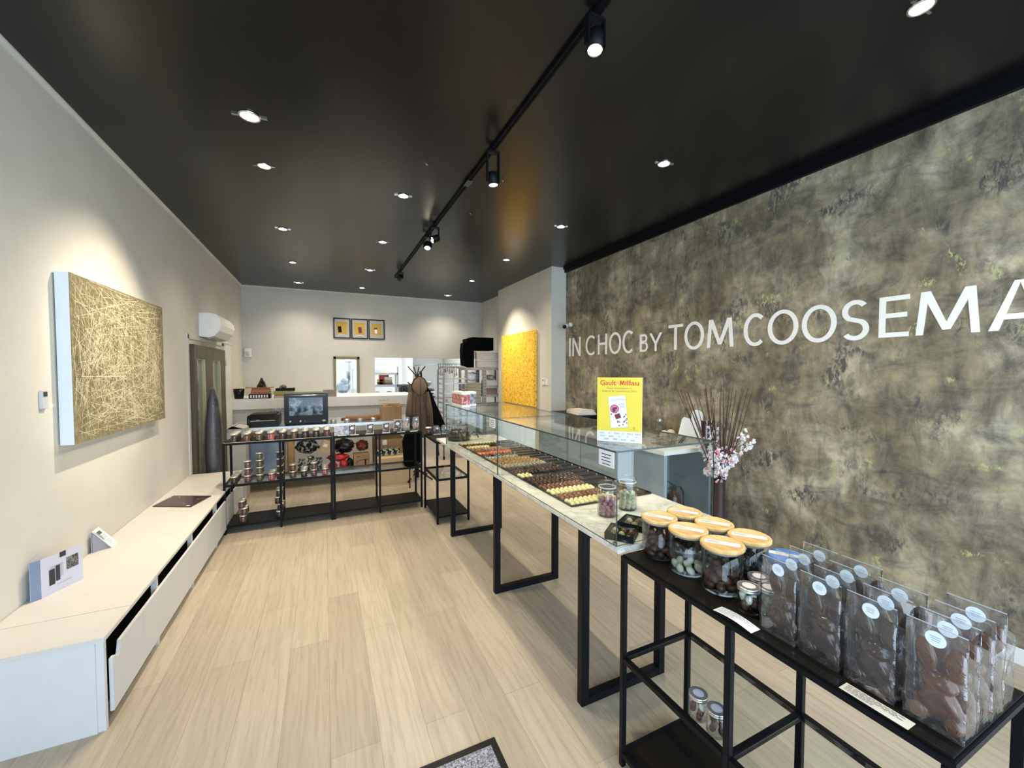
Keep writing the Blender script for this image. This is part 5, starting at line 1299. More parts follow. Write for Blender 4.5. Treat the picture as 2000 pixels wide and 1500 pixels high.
for i, x in enumerate((0.64, 0.72, 0.80, 0.88)):
    t = thing('coffee_pack', 'black printed pack on top of the long brown floor box, %s from left' % ORD[i], 'pack', (x+0.03, 5.85, 0.361), 'black packs on the long brown floor box')
    MB().box(x-0.0, x+0.072, 5.80, 5.89, 0.3615, 0.46).build('pack_body', FOIL, t, bevel=0.008)
t = thing('cardboard_box', 'flat brown box with a white label above the black packs', 'box', (0.83, 6.2, 0.5)); MB().box(0.64, 1.05, 6.0, 6.4, 0.176, 0.56).build('box_body', KRAFT, t, bevel=0.003); MB().box(0.74, 0.80, 5.998, 6.0, 0.48, 0.55).build('white_label', PAPER, t)

# ------------------------------------------------------------------ low partition with ledge in front of the kitchen
lg = MB().box(XL, 1.55, 7.5, YB, 0.935, 1.10)
struct(lg, 'trim_6', OFFW, 0.004)
struct(MB().box(XL, 1.50, 7.53, YB, 0.0, 0.935), 'wall_ledge', GREYB)
for k in range(3):
    pass
so = thing('power_socket_row', 'row of small ventilation slots in the pale ledge front', 'socket', (1.02, 7.495, 1.02))
f = MB()
for k in range(3): f.box(0.86+k*0.07, 0.91+k*0.07, 7.493, 7.5, 1.015, 1.03)
f.build('slots', GREYB, so)
zt = 1.1005
cu = thing('flower_pot', 'black round pot at the left end of the pale ledge', 'pot', (-1.22, 7.62, zt))
MB().lathe([(0, 0), (0.060, 0), (0.078, 0.16), (0.070, 0.16), (0.055, 0.02), (0, 0.02)], (-1.24, 7.62, zt), 24).build('pot_body', BLKPL, cu)
def book(label, x0, x1, y0, y1, z0, z1, mt, name='book', cat='book', txt=False):
    t = thing(name, label, cat, ((x0+x1)/2, (y0+y1)/2, z0))
    MB().box(x0, x1, y0, y1, z0, z0+0.004).box(x0, x1, y0, y1, z1-0.004, z1).box(x0, x0+0.004, y0, y1, z0+0.004, z1-0.004).build('cover', mt, t)
    MB().box(x0+0.004, x1-0.003, y0+0.003, y1-0.003, z0+0.004, z1-0.004).build('pages', PAPERC, t)
    MB().box(x0, x1, y0-0.002, y0, z0, z1).build('spine', mt, t)
    if txt:
        f = MB(); n = 7
        for k in range(n):
            a = x0+0.02+(x1-x0-0.04)*k/n; f.box(a, a+0.022, y0-0.003, y0-0.002, z0+0.015, z1-0.015)
        f.build('spine_letters', PAPER, t)
book('thick black book with white spine letters, bottom of the left stack', -1.10, -0.80, 7.54, 7.74, zt, zt+0.075, BLACK, txt=True)
book('brick-red book second from bottom of the left stack', -1.07, -0.81, 7.55, 7.74, zt+0.0752, zt+0.105, M('brick_red_cover', (0.33, 0.11, 0.06), 0.6))
book('copper-red book third from bottom of the left stack', -1.07, -0.81, 7.55, 7.74, zt+0.1052, zt+0.14, M('copper_cover', (0.42, 0.16, 0.09), 0.6))
book('orange-brown book on top of left stack under the tray', -1.06, -0.82, 7.55, 7.74, zt+0.1402, zt+0.168, M('brick_red_cover'))
tr_ = tag(MB().box(-1.13, -0.78, 7.54, 7.75, zt+0.1685, zt+0.178).box(-1.14, -1.13, 7.54, 7.75, zt+0.1685, zt+0.186).box(-0.78, -0.77, 7.54, 7.75, zt+0.1685, zt+0.186).build('wooden_tray', M('orange_wood', (0.40, 0.15, 0.05), 0.5, var=0.2), org=(-0.95, 7.64, zt+0.1685)), 'thin orange-brown wooden tray on top of the left book stack', 'tray')
ct_ = thing('decorative_tree', 'small dark cone-shaped decorative tree on the wooden tray', 'ornament', (-0.93, 7.64, zt+0.178))
rr3 = random.Random(8); mb = MB(); mb.cyl((-0.93, 7.64, zt+0.178), (-0.93, 7.64, zt+0.32), 0.006, 6)
for k in range(260):
    q = rr3.random()**0.7; z = zt+0.182+0.15*(1-q); rad = 0.07*q*rr3.random()**0.5; a = rr3.uniform(0, 6.28)
    mb.ell((-0.93+rad*cos(a), 7.64+rad*sin(a), z), (0.017, 0.009, 0.008), 6, 4, rot=(rr3.uniform(-1, 1), rr3.uniform(-1, 1), a))
mb.build('needles', M('dark_needles', (0.035, 0.025, 0.015), 0.7, var=0.4), ct_)
mb = MB()
for k in range(10): a = rr3.uniform(0, 6.28); q = rr3.random(); mb.ell((-0.93+0.072*q*cos(a), 7.64-0.01+0.07*q*sin(a), zt+0.185+0.15*(1-q)), (0.004,)*3, 6, 4)
mb.build('baubles', ALU, ct_)
book('long pale pink book, bottom of the right stack', -0.76, -0.42, 7.54, 7.74, zt, zt+0.035, M('pale_pink_cover', (0.50, 0.36, 0.36), 0.6))
book('thin brown book in the right stack', -0.75, -0.46, 7.55, 7.74, zt+0.0355, zt+0.062, M('tan_cover', (0.32, 0.20, 0.10), 0.6))
book('olive green book in the right stack', -0.76, -0.46, 7.55, 7.74, zt+0.0625, zt+0.115, M('olive_green_cover', (0.33, 0.33, 0.08), 0.6))
book('black book on top of right stack', -0.73, -0.45, 7.55, 7.74, zt+0.1155, zt+0.16, BLACK, txt=False)
sh = thing('shell_ornament', 'brown curled shell on top of the right book stack', 'ornament', (-0.62, 7.62, zt+0.16))
lump(MB(), (-0.62, 7.62, zt+0.182), (0.045, 0.03, 0.022), 3, 0.2, fl=zt+0.1605).build('shell_body', M('horn_brown', (0.20, 0.13, 0.07), 0.4, var=0.5, vscale=40), sh)
MB().tube([(-0.68, 7.62, zt+0.166), (-0.66, 7.62, zt+0.20), (-0.62, 7.62, zt+0.215), (-0.585, 7.62, zt+0.20)], [0.008, 0.007, 0.006, 0.003], 8).build('shell_horn', M('horn_brown'), sh)
book('thin white book lying between the stack and the grey boxes', -0.36, -0.10, 7.55, 7.70, zt, zt+0.03, WHITE)
for i, (dx, z0, z1) in enumerate(((0.0, 0, 0.045), (0.004, 0.0455, 0.085), (0.03, 0.0855, 0.12))):
    tag(MB().box(-0.06+dx, 0.18-dx, 7.55, 7.75, zt+z0, zt+z1).build('flat_box', M('mauve_grey_box', (0.30, 0.25, 0.24), 0.7), org=(0.06, 7.65, zt+z0), bevel=0.002), 'mauve-grey flat box above the oven, %s of its stack' % ('lowest', 'middle', 'topmost')[i], 'box', None)
# framed certificates
for i, x in enumerate((0.168, 0.492, 0.816)):
    t = thing('framed_certificate', 'black framed yellow certificate on the rear wall, %s of three' % ('left', 'middle', 'right')[i], 'picture', (x+0.155, YB, 2.38))
    xa, xb, za, zb = x, x+0.31, 2.185, 2.585; y = YB
    f = MB().box(xa, xb, y-0.022, y, zb-0.018, zb).box(xa, xb, y-0.022, y, za, za+0.018).box(xa, xa+0.018, y-0.022, y, za+0.018, zb-0.018).box(xb-0.018, xb, y-0.022, y, za+0.018, zb-0.018)
    f.build('frame', BLACK, t)
    mt_ = MB().box(xa+0.018, xb-0.018, y-0.008, y-0.002, za+0.018, zb-0.018).build('mount', M('grey_mount', (0.42, 0.41, 0.42), 0.5), t)
    f = MB().box(xa+0.055, xb-0.060, y-0.0095, y-0.008, za+0.085, zb-0.075); f.build('yellow_print', OCHRE, mt_)
    f = MB(); o_ = (xa+0.065, y-0.0097, zb-0.105); text_into(f, 'Gault & Millau', o_, (1, 0, 0), (0, 0, 1), w=0.175, h=0.020, mi=1, lift=0.0004)
    cx = xa+(0.085, 0.135, 0.115)[i]; f.box(cx-0.005, cx+0.06, y-0.0105, y-0.0096, za+0.115, za+0.235, 0, rot=(0, radians(-6), 0))
    if i == 2: f.box(cx, cx+0.055, y-0.0115, y-0.0106, za+0.12, za+0.20, 2, rot=(0, radians(-6), 0))
    f.build('cover_picture', [DKPINK if i else BLACK, M('rust_print', (0.45, 0.16, 0.04), 0.6), PAPER], mt_)
    if i < 2:
        f = MB(); pts = [(xa+0.155+0.095*cos(a), y-0.010, za+0.020+0.045*sin(a)) for a in [pi*k/14 for k in range(15)]]; f.tube(pts, 0.006, 6); f.build('white_arc', WHITE, t)

# ------------------------------------------------------------------ coat rack with coats
cr = thing('coat_rack', 'dark wooden coat rack behind the corner of the shelves', 'coat rack', (1.19, 5.75, 0))
cxx, cyy = 1.19, 5.75
f = MB().cyl((cxx, cyy, 0.02), (cxx, cyy, 1.50), 0.018, 14); f.build('pole', COATD, cr)
for k in range(4): a = pi/4+k*pi/2; MB().tube([(cxx+0.018*cos(a), cyy+0.018*sin(a), 0.12), (cxx+0.16*cos(a), cyy+0.16*sin(a), 0.05), (cxx+0.24*cos(a), cyy+0.24*sin(a), 0.012)], 0.012, 8).build('foot', COATD, cr)
for dx, dy, zt2 in ((-0.125, 0.02, 1.61), (0.115, 0.0, 1.61), (-0.03, 0.08, 1.60), (0.012, -0.07, 1.60)):
    MB().tube([(cxx, cyy, 1.43), (cxx+dx*0.25, cyy+dy*0.25, 1.50), (cxx+dx, cyy+dy, zt2)], 0.0085, 8).build('hook', COATD, cr)
MB().tube([(cxx-0.02, cyy, 1.33), (cxx-0.10, cyy-0.02, 1.355), (cxx-0.135, cyy-0.02, 1.385)], 0.009, 8).build('hook', COATD, cr)
def coat_body(top, bot, zt_, zb_, w0, w1, d0, d1, folds, seed, amp):
    mb = MB(); nu, nv = 72, 26; vs = []; fs = []
    for j in range(nv+1):
        t = j/nv; z = zt_+(zb_-zt_)*t; cx_ = top[0]+(bot[0]-top[0])*t; cy_ = top[1]+(bot[1]-top[1])*t
        sw = min(1, (t*5)**0.5); w_ = (w0+(w1-w0)*t)*sw; d_ = (d0+(d1-d0)*t)*sw
        for i in range(nu):
            a = 2*pi*i/nu; k = 1+amp*(0.35+t)*cos(a*folds+seed+sin(t*3+seed)*0.8)+amp*0.5*noise.noise(Vector((cos(a)*2, sin(a)*2+seed, t*4)))
            vs.append((cx_+w_*cos(a)*k, cy_+d_*sin(a)*k, z+0.006*sin(a*5)*(t > 0.95)))
    for j in range(nv):
        for i in range(nu):
            k = (i+1) % nu; fs.append((j*nu+i, j*nu+k, (j+1)*nu+k, (j+1)*nu+i))
    fs.append(tuple(range(nu))); fs.append(tuple(nv*nu+i for i in range(nu-1, -1, -1)))
    mb.add(vs, fs, 0, True); return mb
bc = thing('brown_coat', 'brown quilted coat with tan hood hanging on the coat rack', 'coat', (1.17, 5.68, 0.62))
coat_body((1.18, 5.645), (1.175, 5.64), 1.42, 0.62, 0.095, 0.175, 0.085, 0.10, 7, 1.0, 0.10).build('coat_shell', COATB, bc)
hd = MB(); nseg = 24; vs = []; fs = []
outline = [(0, 1.475), (0.075, 1.43), (0.112, 1.345), (0.108, 1.30), (0.06, 1.225), (0.005, 1.185), (-0.055, 1.225), (-0.108, 1.30), (-0.112, 1.345), (-0.075, 1.43)]
def domed(outl, cx_, yb_, bulge, rings=6):
    n = len(outl); c0 = (sum(p[0] for p in outl)/n, sum(p[1] for p in outl)/n); v = []; fc = []
    for j in range(rings+1):
        s_ = 1-j/rings*0.97; dpt = bulge*sqrt(max(0, 1-s_**2))
        for u, z in outl: v.append((cx_+c0[0]+(u-c0[0])*s_, yb_-dpt, c0[1]+(z-c0[1])*s_))
    for j in range(rings):
        for i in range(n): k = (i+1) % n; fc.append((j*n+i, j*n+k, (j+1)*n+k, (j+1)*n+i))
    fc.append(tuple(rings*n+i for i in range(n))); fc.append(tuple(range(n-1, -1, -1)))
    return v, fc
v_, f_ = domed(outline, 1.185, 5.575, 0.05); MB().add(v_, f_, 0, True).build('hood', COATL, bc)
MB().tube([(1.185+u, 5.571, z) for u, z in outline]+[(1.185, 5.571, 1.475)], 0.0075, 6).tube([(1.185, 5.523, 1.44), (1.188, 5.515, 1.33), (1.19, 5.525, 1.20)], 0.004, 6).build('hood_trim', COATD, bc)
MB().tube([(1.19, 5.555, 1.19), (1.185, 5.53, 1.0), (1.19, 5.515, 0.70)], 0.005, 6).tube([(1.13, 5.56, 1.20), (1.12, 5.54, 1.0), (1.11, 5.52, 0.72)], 0.0035, 6).tube([(1.245, 5.56, 1.20), (1.25, 5.535, 1.0), (1.27, 5.52, 0.72)], 0.0035, 6).build('seam', COATD, bc)
for s_ in (-1, 1):
    MB().tube([(1.185+0.105*s_, 5.63, 1.25), (1.185+0.14*s_, 5.60, 1.0), (1.185+0.155*s_, 5.59, 0.76)], [0.040, 0.046, 0.040], 14).build('sleeve', COATB, bc)
kc = thing('black_coat', 'long black coat hanging at right of the brown coat', 'coat', (1.45, 5.9, 0.55))
coat_body((1.31, 5.86), (1.475, 5.86), 1.37, 0.62, 0.05, 0.185, 0.06, 0.09, 5, 2.0, 0.08).build('coat_shell', BLKMAT, kc)
MB().tube([(1.265, 5.80, 1.35), (1.262, 5.80, 1.45), (1.255, 5.80, 1.53), (1.235, 5.80, 1.535)], [0.016, 0.014, 0.012, 0.008], 8).build('coat_collar', BLKMAT, kc)
dk = thing('dark_bag', 'dark bag hanging low under the corner shelf by the coats', 'bag', (1.06, 5.2, 0.5))
MB().prism([(-0.10, 0.30), (-0.12, 0.62), (-0.05, 0.82), (0.08, 0.82), (0.13, 0.62), (0.12, 0.34), (0.0, 0.27)], lambda u, v, w: (1.03+u, 5.3+w, v), 0, 0.09).build('bag_body', BLKMAT, dk, bevel=0.01)
MB().tube([(0.98, 5.345, 0.82), (1.0, 5.345, 0.95), (1.06, 5.345, 0.95), (1.10, 5.345, 0.82)], 0.006, 6).tube([(1.0, 5.34, 0.28), (1.0, 5.34, 0.0)], 0.008, 6).build('bag_strap', BLKMAT, dk)

# ------------------------------------------------------------------ tray trolley, metal shelving and boxes at the rear right
tr2 = thing('tray_trolley', 'chrome tray trolley loaded with trays beside metal shelving', 'trolley', (2.08, 6.95, 0))
for y in (6.80, 7.18):
    MB().tube([(1.86, y, 0.06), (1.86, y, 1.55), (1.89, y, 1.60), (1.95, y, 1.62), (2.20, y, 1.62), (2.26, y, 1.60), (2.29, y, 1.55), (2.29, y, 0.06)], 0.015, 10).build('end_hoop', GALV, tr2)
MB().tube([(2.04, 6.80, 0.1), (2.04, 6.80, 1.61)], 0.008, 8).build('middle_rail', GALV, tr2)
for k in range(16): 
    z = 0.20+k*0.085
    MB().box(1.872, 1.89, 6.80, 7.18, z, z+0.006).box(2.262, 2.28, 6.80, 7.18, z, z+0.006).build('runner', GALV, tr2)
for k in (1, 3, 4, 6, 7, 9, 10, 11, 13, 14):
    z = 0.2065+k*0.085
    tag(MB().box(1.874, 2.276, 6.79, 7.17, z, z+0.004).box(1.874, 2.276, 6.79, 6.794, z+0.004, z+0.022).box(1.874, 1.878, 6.794, 7.17, z+0.004, z+0.022).box(2.272, 2.276, 6.794, 7.17, z+0.004, z+0.022).build('baking_tray', STEEL if k % 2 else GREYB, org=(2.07, 6.98, z)), 'flat tray in the chrome trolley, %s slot from the bottom' % ORD[k], 'tray', 'trays in the chrome trolley')
for x in (1.86, 2.29):
    for y in (6.80, 7.18): MB().cyl((x-0.012, y, 0.03), (x+0.012, y, 0.03), 0.03, 14).build('castor', BLKPL, tr2)
def rack(label, x0, x1, y0, y1, zs, h):
    t = thing('metal_shelving', label, 'shelving', ((x0+x1)/2, (y0+y1)/2, 0))
    for x in (x0, x1-0.035):
        for y in (y0, y1-0.035):
            mb = MB().box(x, x+0.035, y, y+0.035, 0, h)
            for k in range(int(h/0.06)): mb.box(x+0.012, x+0.022, y-0.0006, y, 0.03+k*0.06, 0.05+k*0.06, 1)
            mb.build('upright', [GALV, BLACK], t)
    for z in zs: MB().box(x0+0.035, x1-0.035, y0+0.001, y1, z-0.045, z).build('shelf', GALV, t)
rack('left bay of galvanised metal shelving stacked with beige crates', 2.42, 2.81, 7.30, 7.72, (0.3, 0.85, 1.605), 1.61)
rack('right bay of galvanised metal shelving beside the pillar', 2.815, 3.22, 7.30, 7.72, (0.3, 0.72, 1.08, 1.25, 1.605), 1.61)
for k in range(8):
    z = 0.855+k*0.066
    if k == 7: continue
    t = thing('storage_crate', 'beige flat crate in the left shelving bay, %s from bottom' % ORD[k], 'crate', (2.6, 7.5, z), 'beige crates in the left shelving bay')
    MB().box(2.47, 2.755, 7.33, 7.68, z, z+0.050).build('crate_body', BEIGE, t, bevel=0.003)
    MB().box(2.462, 2.763, 7.322, 7.688, z+0.0502, z+0.063).build('crate_rim', M('beige_rim', (0.42, 0.39, 0.33), 0.6), t)
t = thing('plastic_bag', 'crumpled clear bag in the top left shelving bay', 'bag', (2.6, 7.5, 1.34)); lump(MB(), (2.62, 7.50, 1.43), (0.12, 0.14, 0.085), 41, 0.4, fl=1.322).build('film', PLAST, t)
for i, (x, z, w_, h_, mt, lab) in enumerate(((2.98, 1.2505, 0.24, 0.10, CRATE, 'pale plastic tub with sweets on the upper right shelf'), (2.98, 1.0805, 0.24, 0.11, M('pinkish_box', (0.30, 0.19, 0.17), 0.6), 'pinkish box on the middle right shelf'), (2.96, 0.7205, 0.20, 0.16, BLKPL, 'black container on the lower right shelf'))):
    t = thing('storage_box', lab, 'box', (x, 7.5, z)); MB().box(x-w_/2, x+w_/2, 7.34, 7.62, z, z+h_).build('box_body', mt, t, bevel=0.008); MB().box(x-w_/2-0.004, x+w_/2+0.004, 7.336, 7.624, z+h_+0.0005, z+h_+0.012).build('box_lid', CRATE if i == 0 else mt, t)
t = thing('plastic_bag', 'bag of pink wrapped sweets on top of the tub in shelving', 'bag', (2.98, 7.5, 1.363)); lump(MB(), (3.0, 7.48, 1.415), (0.10, 0.10, 0.05), 42, 0.3, fl=1.3635).build('film', mat_scene('pink_white_wrap', [(0.4, (0.40, 0.28, 0.27)), (0.6, (0.62, 0.56, 0.55))], 30), t)
t = thing('black_case', 'large black box on top of the metal shelving', 'box', (2.8, 7.5, 1.61)); MB().box(2.50, 2.60, 7.42, 7.70, 1.6105, 2.17).build('side_section', BLKMAT, t); MB().box(2.601, 3.05, 7.42, 7.70, 1.95, 2.20).box(2.601, 2.64, 7.42, 7.70, 1.6105, 1.95).build('box_body', BLKMAT, t)
t = thing('black_bag', 'rounded black bag at the left on top of metal shelving', 'bag', (2.44, 7.5, 1.61)); MB().prism([(2.43, 1.6105), (2.415, 1.80), (2.41, 1.95), (2.43, 2.09), (2.498, 2.10), (2.498, 1.6105)], lambda u, v, w: (u, w, v), 7.40, 7.62).build('bag_body', BLKMAT, t, bevel=0.012)
for i, z in enumerate((1.6105, 1.765)):
    t = thing('storage_crate', 'translucent white crate on the metal shelving, %s of two' % ('lower', 'upper')[i], 'crate', (2.9, 7.4, z)); MB().box(2.66, 3.12, 7.32, 7.41, z, z+0.135).build('crate_body', CRATE, t, bevel=0.01); MB().box(2.645, 3.135, 7.312, 7.415, z+0.1355, z+0.150).build('crate_rim', WHITE, t, bevel=0.003)

# ------------------------------------------------------------------ kitchen behind the opening
ks = thing('kitchen_shelving', 'white shelving with goods seen through the kitchen opening', 'shelving', (1.35, 10.0, 0))
for z in (0.60, 1.215, 1.50): MB().box(1.02, 1.60, 9.9, 10.25, z-0.05, z).build('shelf', WHITE, ks)
for x in (1.57, 1.02): MB().box(x, x+0.035, 9.9, 9.935, 0, 1.65).build('upright', WHITE, ks); MB().box(x, x+0.035, 10.215, 10.25, 0, 1.65).build('upright', WHITE, ks)
KIT = [('red_box', 'large red box on the middle kitchen shelf', 'box', 1.18, 1.40, 1.215, 1.445, M('glossy_red', (0.45, 0.01, 0.015), 0.4)), ('cream_box', 'cream box before the red one on the kitchen shelf', 'box', 1.29, 1.46, 1.33, 1.40, PAPERC),
       ('maroon_box', 'maroon box low on the kitchen shelf under cream one', 'box', 1.29, 1.47, 1.2155, 1.262, MAROON), ('beige_box', 'beige box between cream and maroon ones on the kitchen shelf', 'box', 1.29, 1.46, 1.265, 1.325, KRAFTL),
       ('yellow_tub', 'yellow tub on the kitchen shelf left of boxes', 'tub', 1.14, 1.27, 1.285, 1.34, YELLOW), ('dark_tub', 'dark green tub under the yellow one', 'tub', 1.14, 1.27, 1.2155, 1.28, M('dark_green_tub', (0.05, 0.07, 0.06), 0.5)),
       ('blue_box', 'pale blue box at left on the upper kitchen shelf', 'box', 1.06, 1.22, 1.5005, 1.56, M('pale_blue_box', (0.40, 0.45, 0.60), 0.5)), ('yellow_box', 'small yellow box on the upper kitchen shelf', 'box', 1.24, 1.32, 1.5005, 1.56, M('pale_yellow_box', (0.75, 0.72, 0.25), 0.5)),
       ('white_box', 'white box at right on the upper kitchen shelf', 'box', 1.40, 1.55, 1.5005, 1.57, M('bluish_white_box', (0.62, 0.66, 0.75), 0.5))]
for i, (n_, lab, cat, xa, xb, za, zb, mt) in enumerate(KIT):
    y0_ = 9.905 if 'cream' in n_ or 'maroon' in n_ or 'beige' in n_ else 10.03
    tag(MB().box(xa, xb, y0_, y0_+0.12, za+0.0005, zb).build(n_, mt, org=((xa+xb)/2, y0_+0.06, za), bevel=0.004), lab, cat)
for i, x in enumerate((1.14, 1.40)):
    b = thing('mixing_bowl', 'upturned %s bowl on the lower kitchen shelf' % ('white', 'cream')[i], 'bowl', (x, 10.02, 0.60)); 
    MB().lathe([(0.0, 0.13), (0.04, 0.128), (0.09, 0.09), (0.115, 0.03), (0.12, 0.0), (0.112, 0.0), (0.105, 0.03), (0.08, 0.085), (0, 0.12)], (x, 10.03, 0.925), 20).build('bowl_body', WHITE if i == 0 else PAPERC, b)
MB().box(1.02, 1.60, 9.9, 10.25, 0.875, 0.924).build('shelf', WHITE, ks)
dh = thing('dehumidifier', 'dark grey appliance with round fan grille in the kitchen', 'appliance', (1.75, 10.4, 0))
MB().box(1.66, 2.25, 10.3, 10.7, 0.0, 1.20).build('casing', M('dark_taupe_metal', (0.13, 0.12, 0.11), 0.5), dh, bevel=0.01)
f = MB().lathe([(0.075, 0), (0.09, 0), (0.09, 0.01), (0.075, 0.01), (0.075, 0)], (1.80, 10.298, 1.08), 24, axis=(0, -1, 0), caps=False)
for k in range(4): a = k*pi/4; f.tube([(1.80-0.08*cos(a), 10.292, 1.08-0.08*sin(a)), (1.80+0.08*cos(a), 10.292, 1.08+0.08*sin(a))], 0.005, 5)
f.build('fan_grille', BLKPL, dh)
hk2 = thing('tool_rail', 'wall rail with hanging dark kitchen tools on the white wall', 'rail', (2.55, 9.4, 1.6)); MB().box(2.42, 3.0, 9.395, 9.405, 1.70, 1.715).box(2.42, 2.43, 9.405, 12.0, 1.70, 1.715).build('rail', GALV, hk2)
rr4 = random.Random(12)
for k in range(9):
    x = 2.45+k*0.055; l = rr4.uniform(0.10, 0.26); t = thing('kitchen_tool', 'dark hanging kitchen tool on the wall rail, %s from left' % ORD[k], 'tool', (x, 9.39, 1.70), 'tools on the kitchen wall rail')
    MB().cyl((x, 9.388, 1.70), (x, 9.388, 1.70-l), 0.006, 8).build('handle', BLKPL, t); MB().box(x-0.02, x+0.02, 9.382, 9.388, 1.70-l-0.07, 1.70-l).build('blade', GREYB if k % 3 else PINKPR, t, bevel=0.004)
ptl = thing('prep_table', 'kitchen table piled with trays and papers behind the coats', 'table', (2.0, 9.2, 0)); MB().box(1.72, 2.75, 9.0, 9.7, 0.90, 0.94).build('table_top', STEEL, ptl); 
for x in (1.74, 2.70):
    for y in (9.02, 9.65): MB().box(x, x+0.035, y, y+0.035, 0, 0.90).build('leg', STEEL, ptl)
for k in range(6):
    z = 0.9405+k*0.038
    tag(MB().box(1.80+0.02*(k % 2), 2.30-0.03*(k % 3), 9.05, 9.40, z, z+0.022, rot=(0, 0, radians(-6+4*(k % 3)))).build('serving_tray', STEEL if k % 2 else BLKPL, org=(2.05, 9.2, z)), 'tray in the pile on the kitchen table, %s from bottom' % ORD[k], 'tray', 'trays piled on the kitchen table')
bwl = tag(MB().lathe([(0, 0), (0.05, 0), (0.12, 0.06), (0.14, 0.11), (0.132, 0.11), (0.11, 0.06), (0, 0.01)], (2.12, 9.22, 1.18), 24).build('steel_bowl', STEEL, org=(2.12, 9.22, 1.18)), 'steel bowl on top of the tray pile in the kitchen', 'bowl')
# seen through the framed window: extractor hood, table and covered mixer
hd2 = thing('extractor_hood', 'white extractor hood seen through the olive-framed window', 'hood', (0.45, 10.6, 1.6)); MB().prism([(0.28, 1.62), (0.38, 1.78), (0.62, 1.78), (0.72, 1.62), (0.72, 1.57), (0.28, 1.57)], lambda u, v, w: (u, w, v), 10.4, 10.8).build('hood_body', M('hood_steel', (0.60, 0.62, 0.66), 0.35, metal=0.3), hd2); MB().box(0.44, 0.58, 10.5, 10.7, 1.78, 2.7).build('duct', WHITE, hd2); MB().box(0.44, 0.60, 10.398, 10.402, 1.745, 1.775).build('vent_slot', GREYPR, hd2)
mxr = thing('covered_mixer', 'grey plastic-covered machine behind the olive-framed window', 'machine', (0.40, 10.2, 0)); lump(MB(), (0.38, 10.1, 1.16), (0.15, 0.12, 0.13), 51, 0.15, fl=1.0).build('covered_base', M('grey_blue_cover', (0.22, 0.25, 0.30), 0.5, var=0.4, vscale=15), mxr); lump(MB(), (0.43, 10.1, 1.30), (0.09, 0.10, 0.08), 52, 0.15).build('covered_head', M('grey_blue_cover'), mxr); MB().cyl((0.50, 10.1, 1.33), (0.50, 10.1, 1.55), 0.04, 12).build('column', M('grey_blue_cover'), mxr)
tb3 = thing('marble_slab_table', 'pale kitchen table covered in plastic behind the framed window', 'table', (0.45, 10.2, 0)); MB().box(0.15, 1.0, 9.7, 10.5, 0.96, 1.0).build('table_top', M('bluish_white_top', (0.62, 0.68, 0.76), 0.3), tb3)
for x in (0.17, 0.94):
    for y in (9.72, 10.44): MB().box(x, x+0.04, y, y+0.04, 0, 0.96).build('leg', WHITE, tb3)
wpost = thing('white_post', 'white post right of the covered machine', 'post', (0.57, 10.0, 0)); MB().box(0.56, 0.60, 9.95, 9.99, 1.0005, 1.60).build('post', WHITE, wpost)

# ------------------------------------------------------------------ service desk along the feature wall
ds = thing('service_desk', 'pale service desk with daylight-tinted panels against bronze wall', 'desk', (3.0, 3.6, 0))
MB().box(2.655, XR-0.002, 2.575, 4.95, 0.81, 0.85).build('desk_top', WHITE, ds, bevel=0.003)
DESK_LIT = M('daylit_desk_panel', (0.32, 0.39, 0.45), 0.35, var=0.04)  # lighter copy of the panel, blue daylight put into the colour
MB().box(2.70, 2.735, 2.62, 3.02, 0, 0.81).build('side_panel', DESK_LIT, ds)
MB().box(2.715, 2.735, 3.02, 4.93, 0, 0.81).build('front_panel', DESK_SHADE, ds)
MB().box(2.705, 2.715, 3.04, 3.90, 0.02, 0.80).box(2.705, 2.715, 3.92, 4.90, 0.02, 0.80).build('front_door', DESK_LIT, ds, bevel=0.002)
MB().box(2.735, XR-0.03, 3.10, 3.12, 0, 0.81).build('recess_back', DESK_SHADE, ds)
MB().box(XR-0.045, XR-0.017, 2.62, 3.10, 0, 0.81).build('side_panel', DESK_SHADE, ds)
fe = thing('fire_extinguisher', 'dark red fire extinguisher in the recess of service desk', 'fire extinguisher', (2.98, 2.80, 0))
fx, fy = 2.965, 2.76
MB().lathe([(0, 0), (0.066, 0), (0.070, 0.015), (0.070, 0.33), (0.064, 0.37), (0.045, 0.40), (0.022, 0.412), (0.022, 0.43), (0, 0.43)], (fx, fy, 0), 28).build('cylinder', MAROON, fe)
MB().box(fx-0.018, fx+0.018, fy-0.018, fy+0.018, 0.43, 0.465).tube([(fx+0.01, fy, 0.465), (fx-0.03, fy, 0.49), (fx-0.10, fy-0.02, 0.525)], [0.009, 0.008, 0.006], 8).tube([(fx, fy, 0.45), (fx-0.05, fy-0.01, 0.455), (fx-0.08, fy-0.015, 0.45)], 0.006, 8).build('valve_lever', BLKPL, fe)
MB().tube([(fx+0.015, fy, 0.45), (fx+0.06, fy-0.02, 0.455), (fx+0.095, fy-0.03, 0.40), (fx+0.10, fy-0.03, 0.25), (fx+0.095, fy-0.03, 0.08)], 0.010, 10).build('hose', BLKPL, fe)
MB().lathe([(0.0706, 0.12), (0.0706, 0.27)], (fx, fy, 0), 28, caps=False).build('label_band', M('dull_label', (0.22, 0.20, 0.20), 0.5), fe)
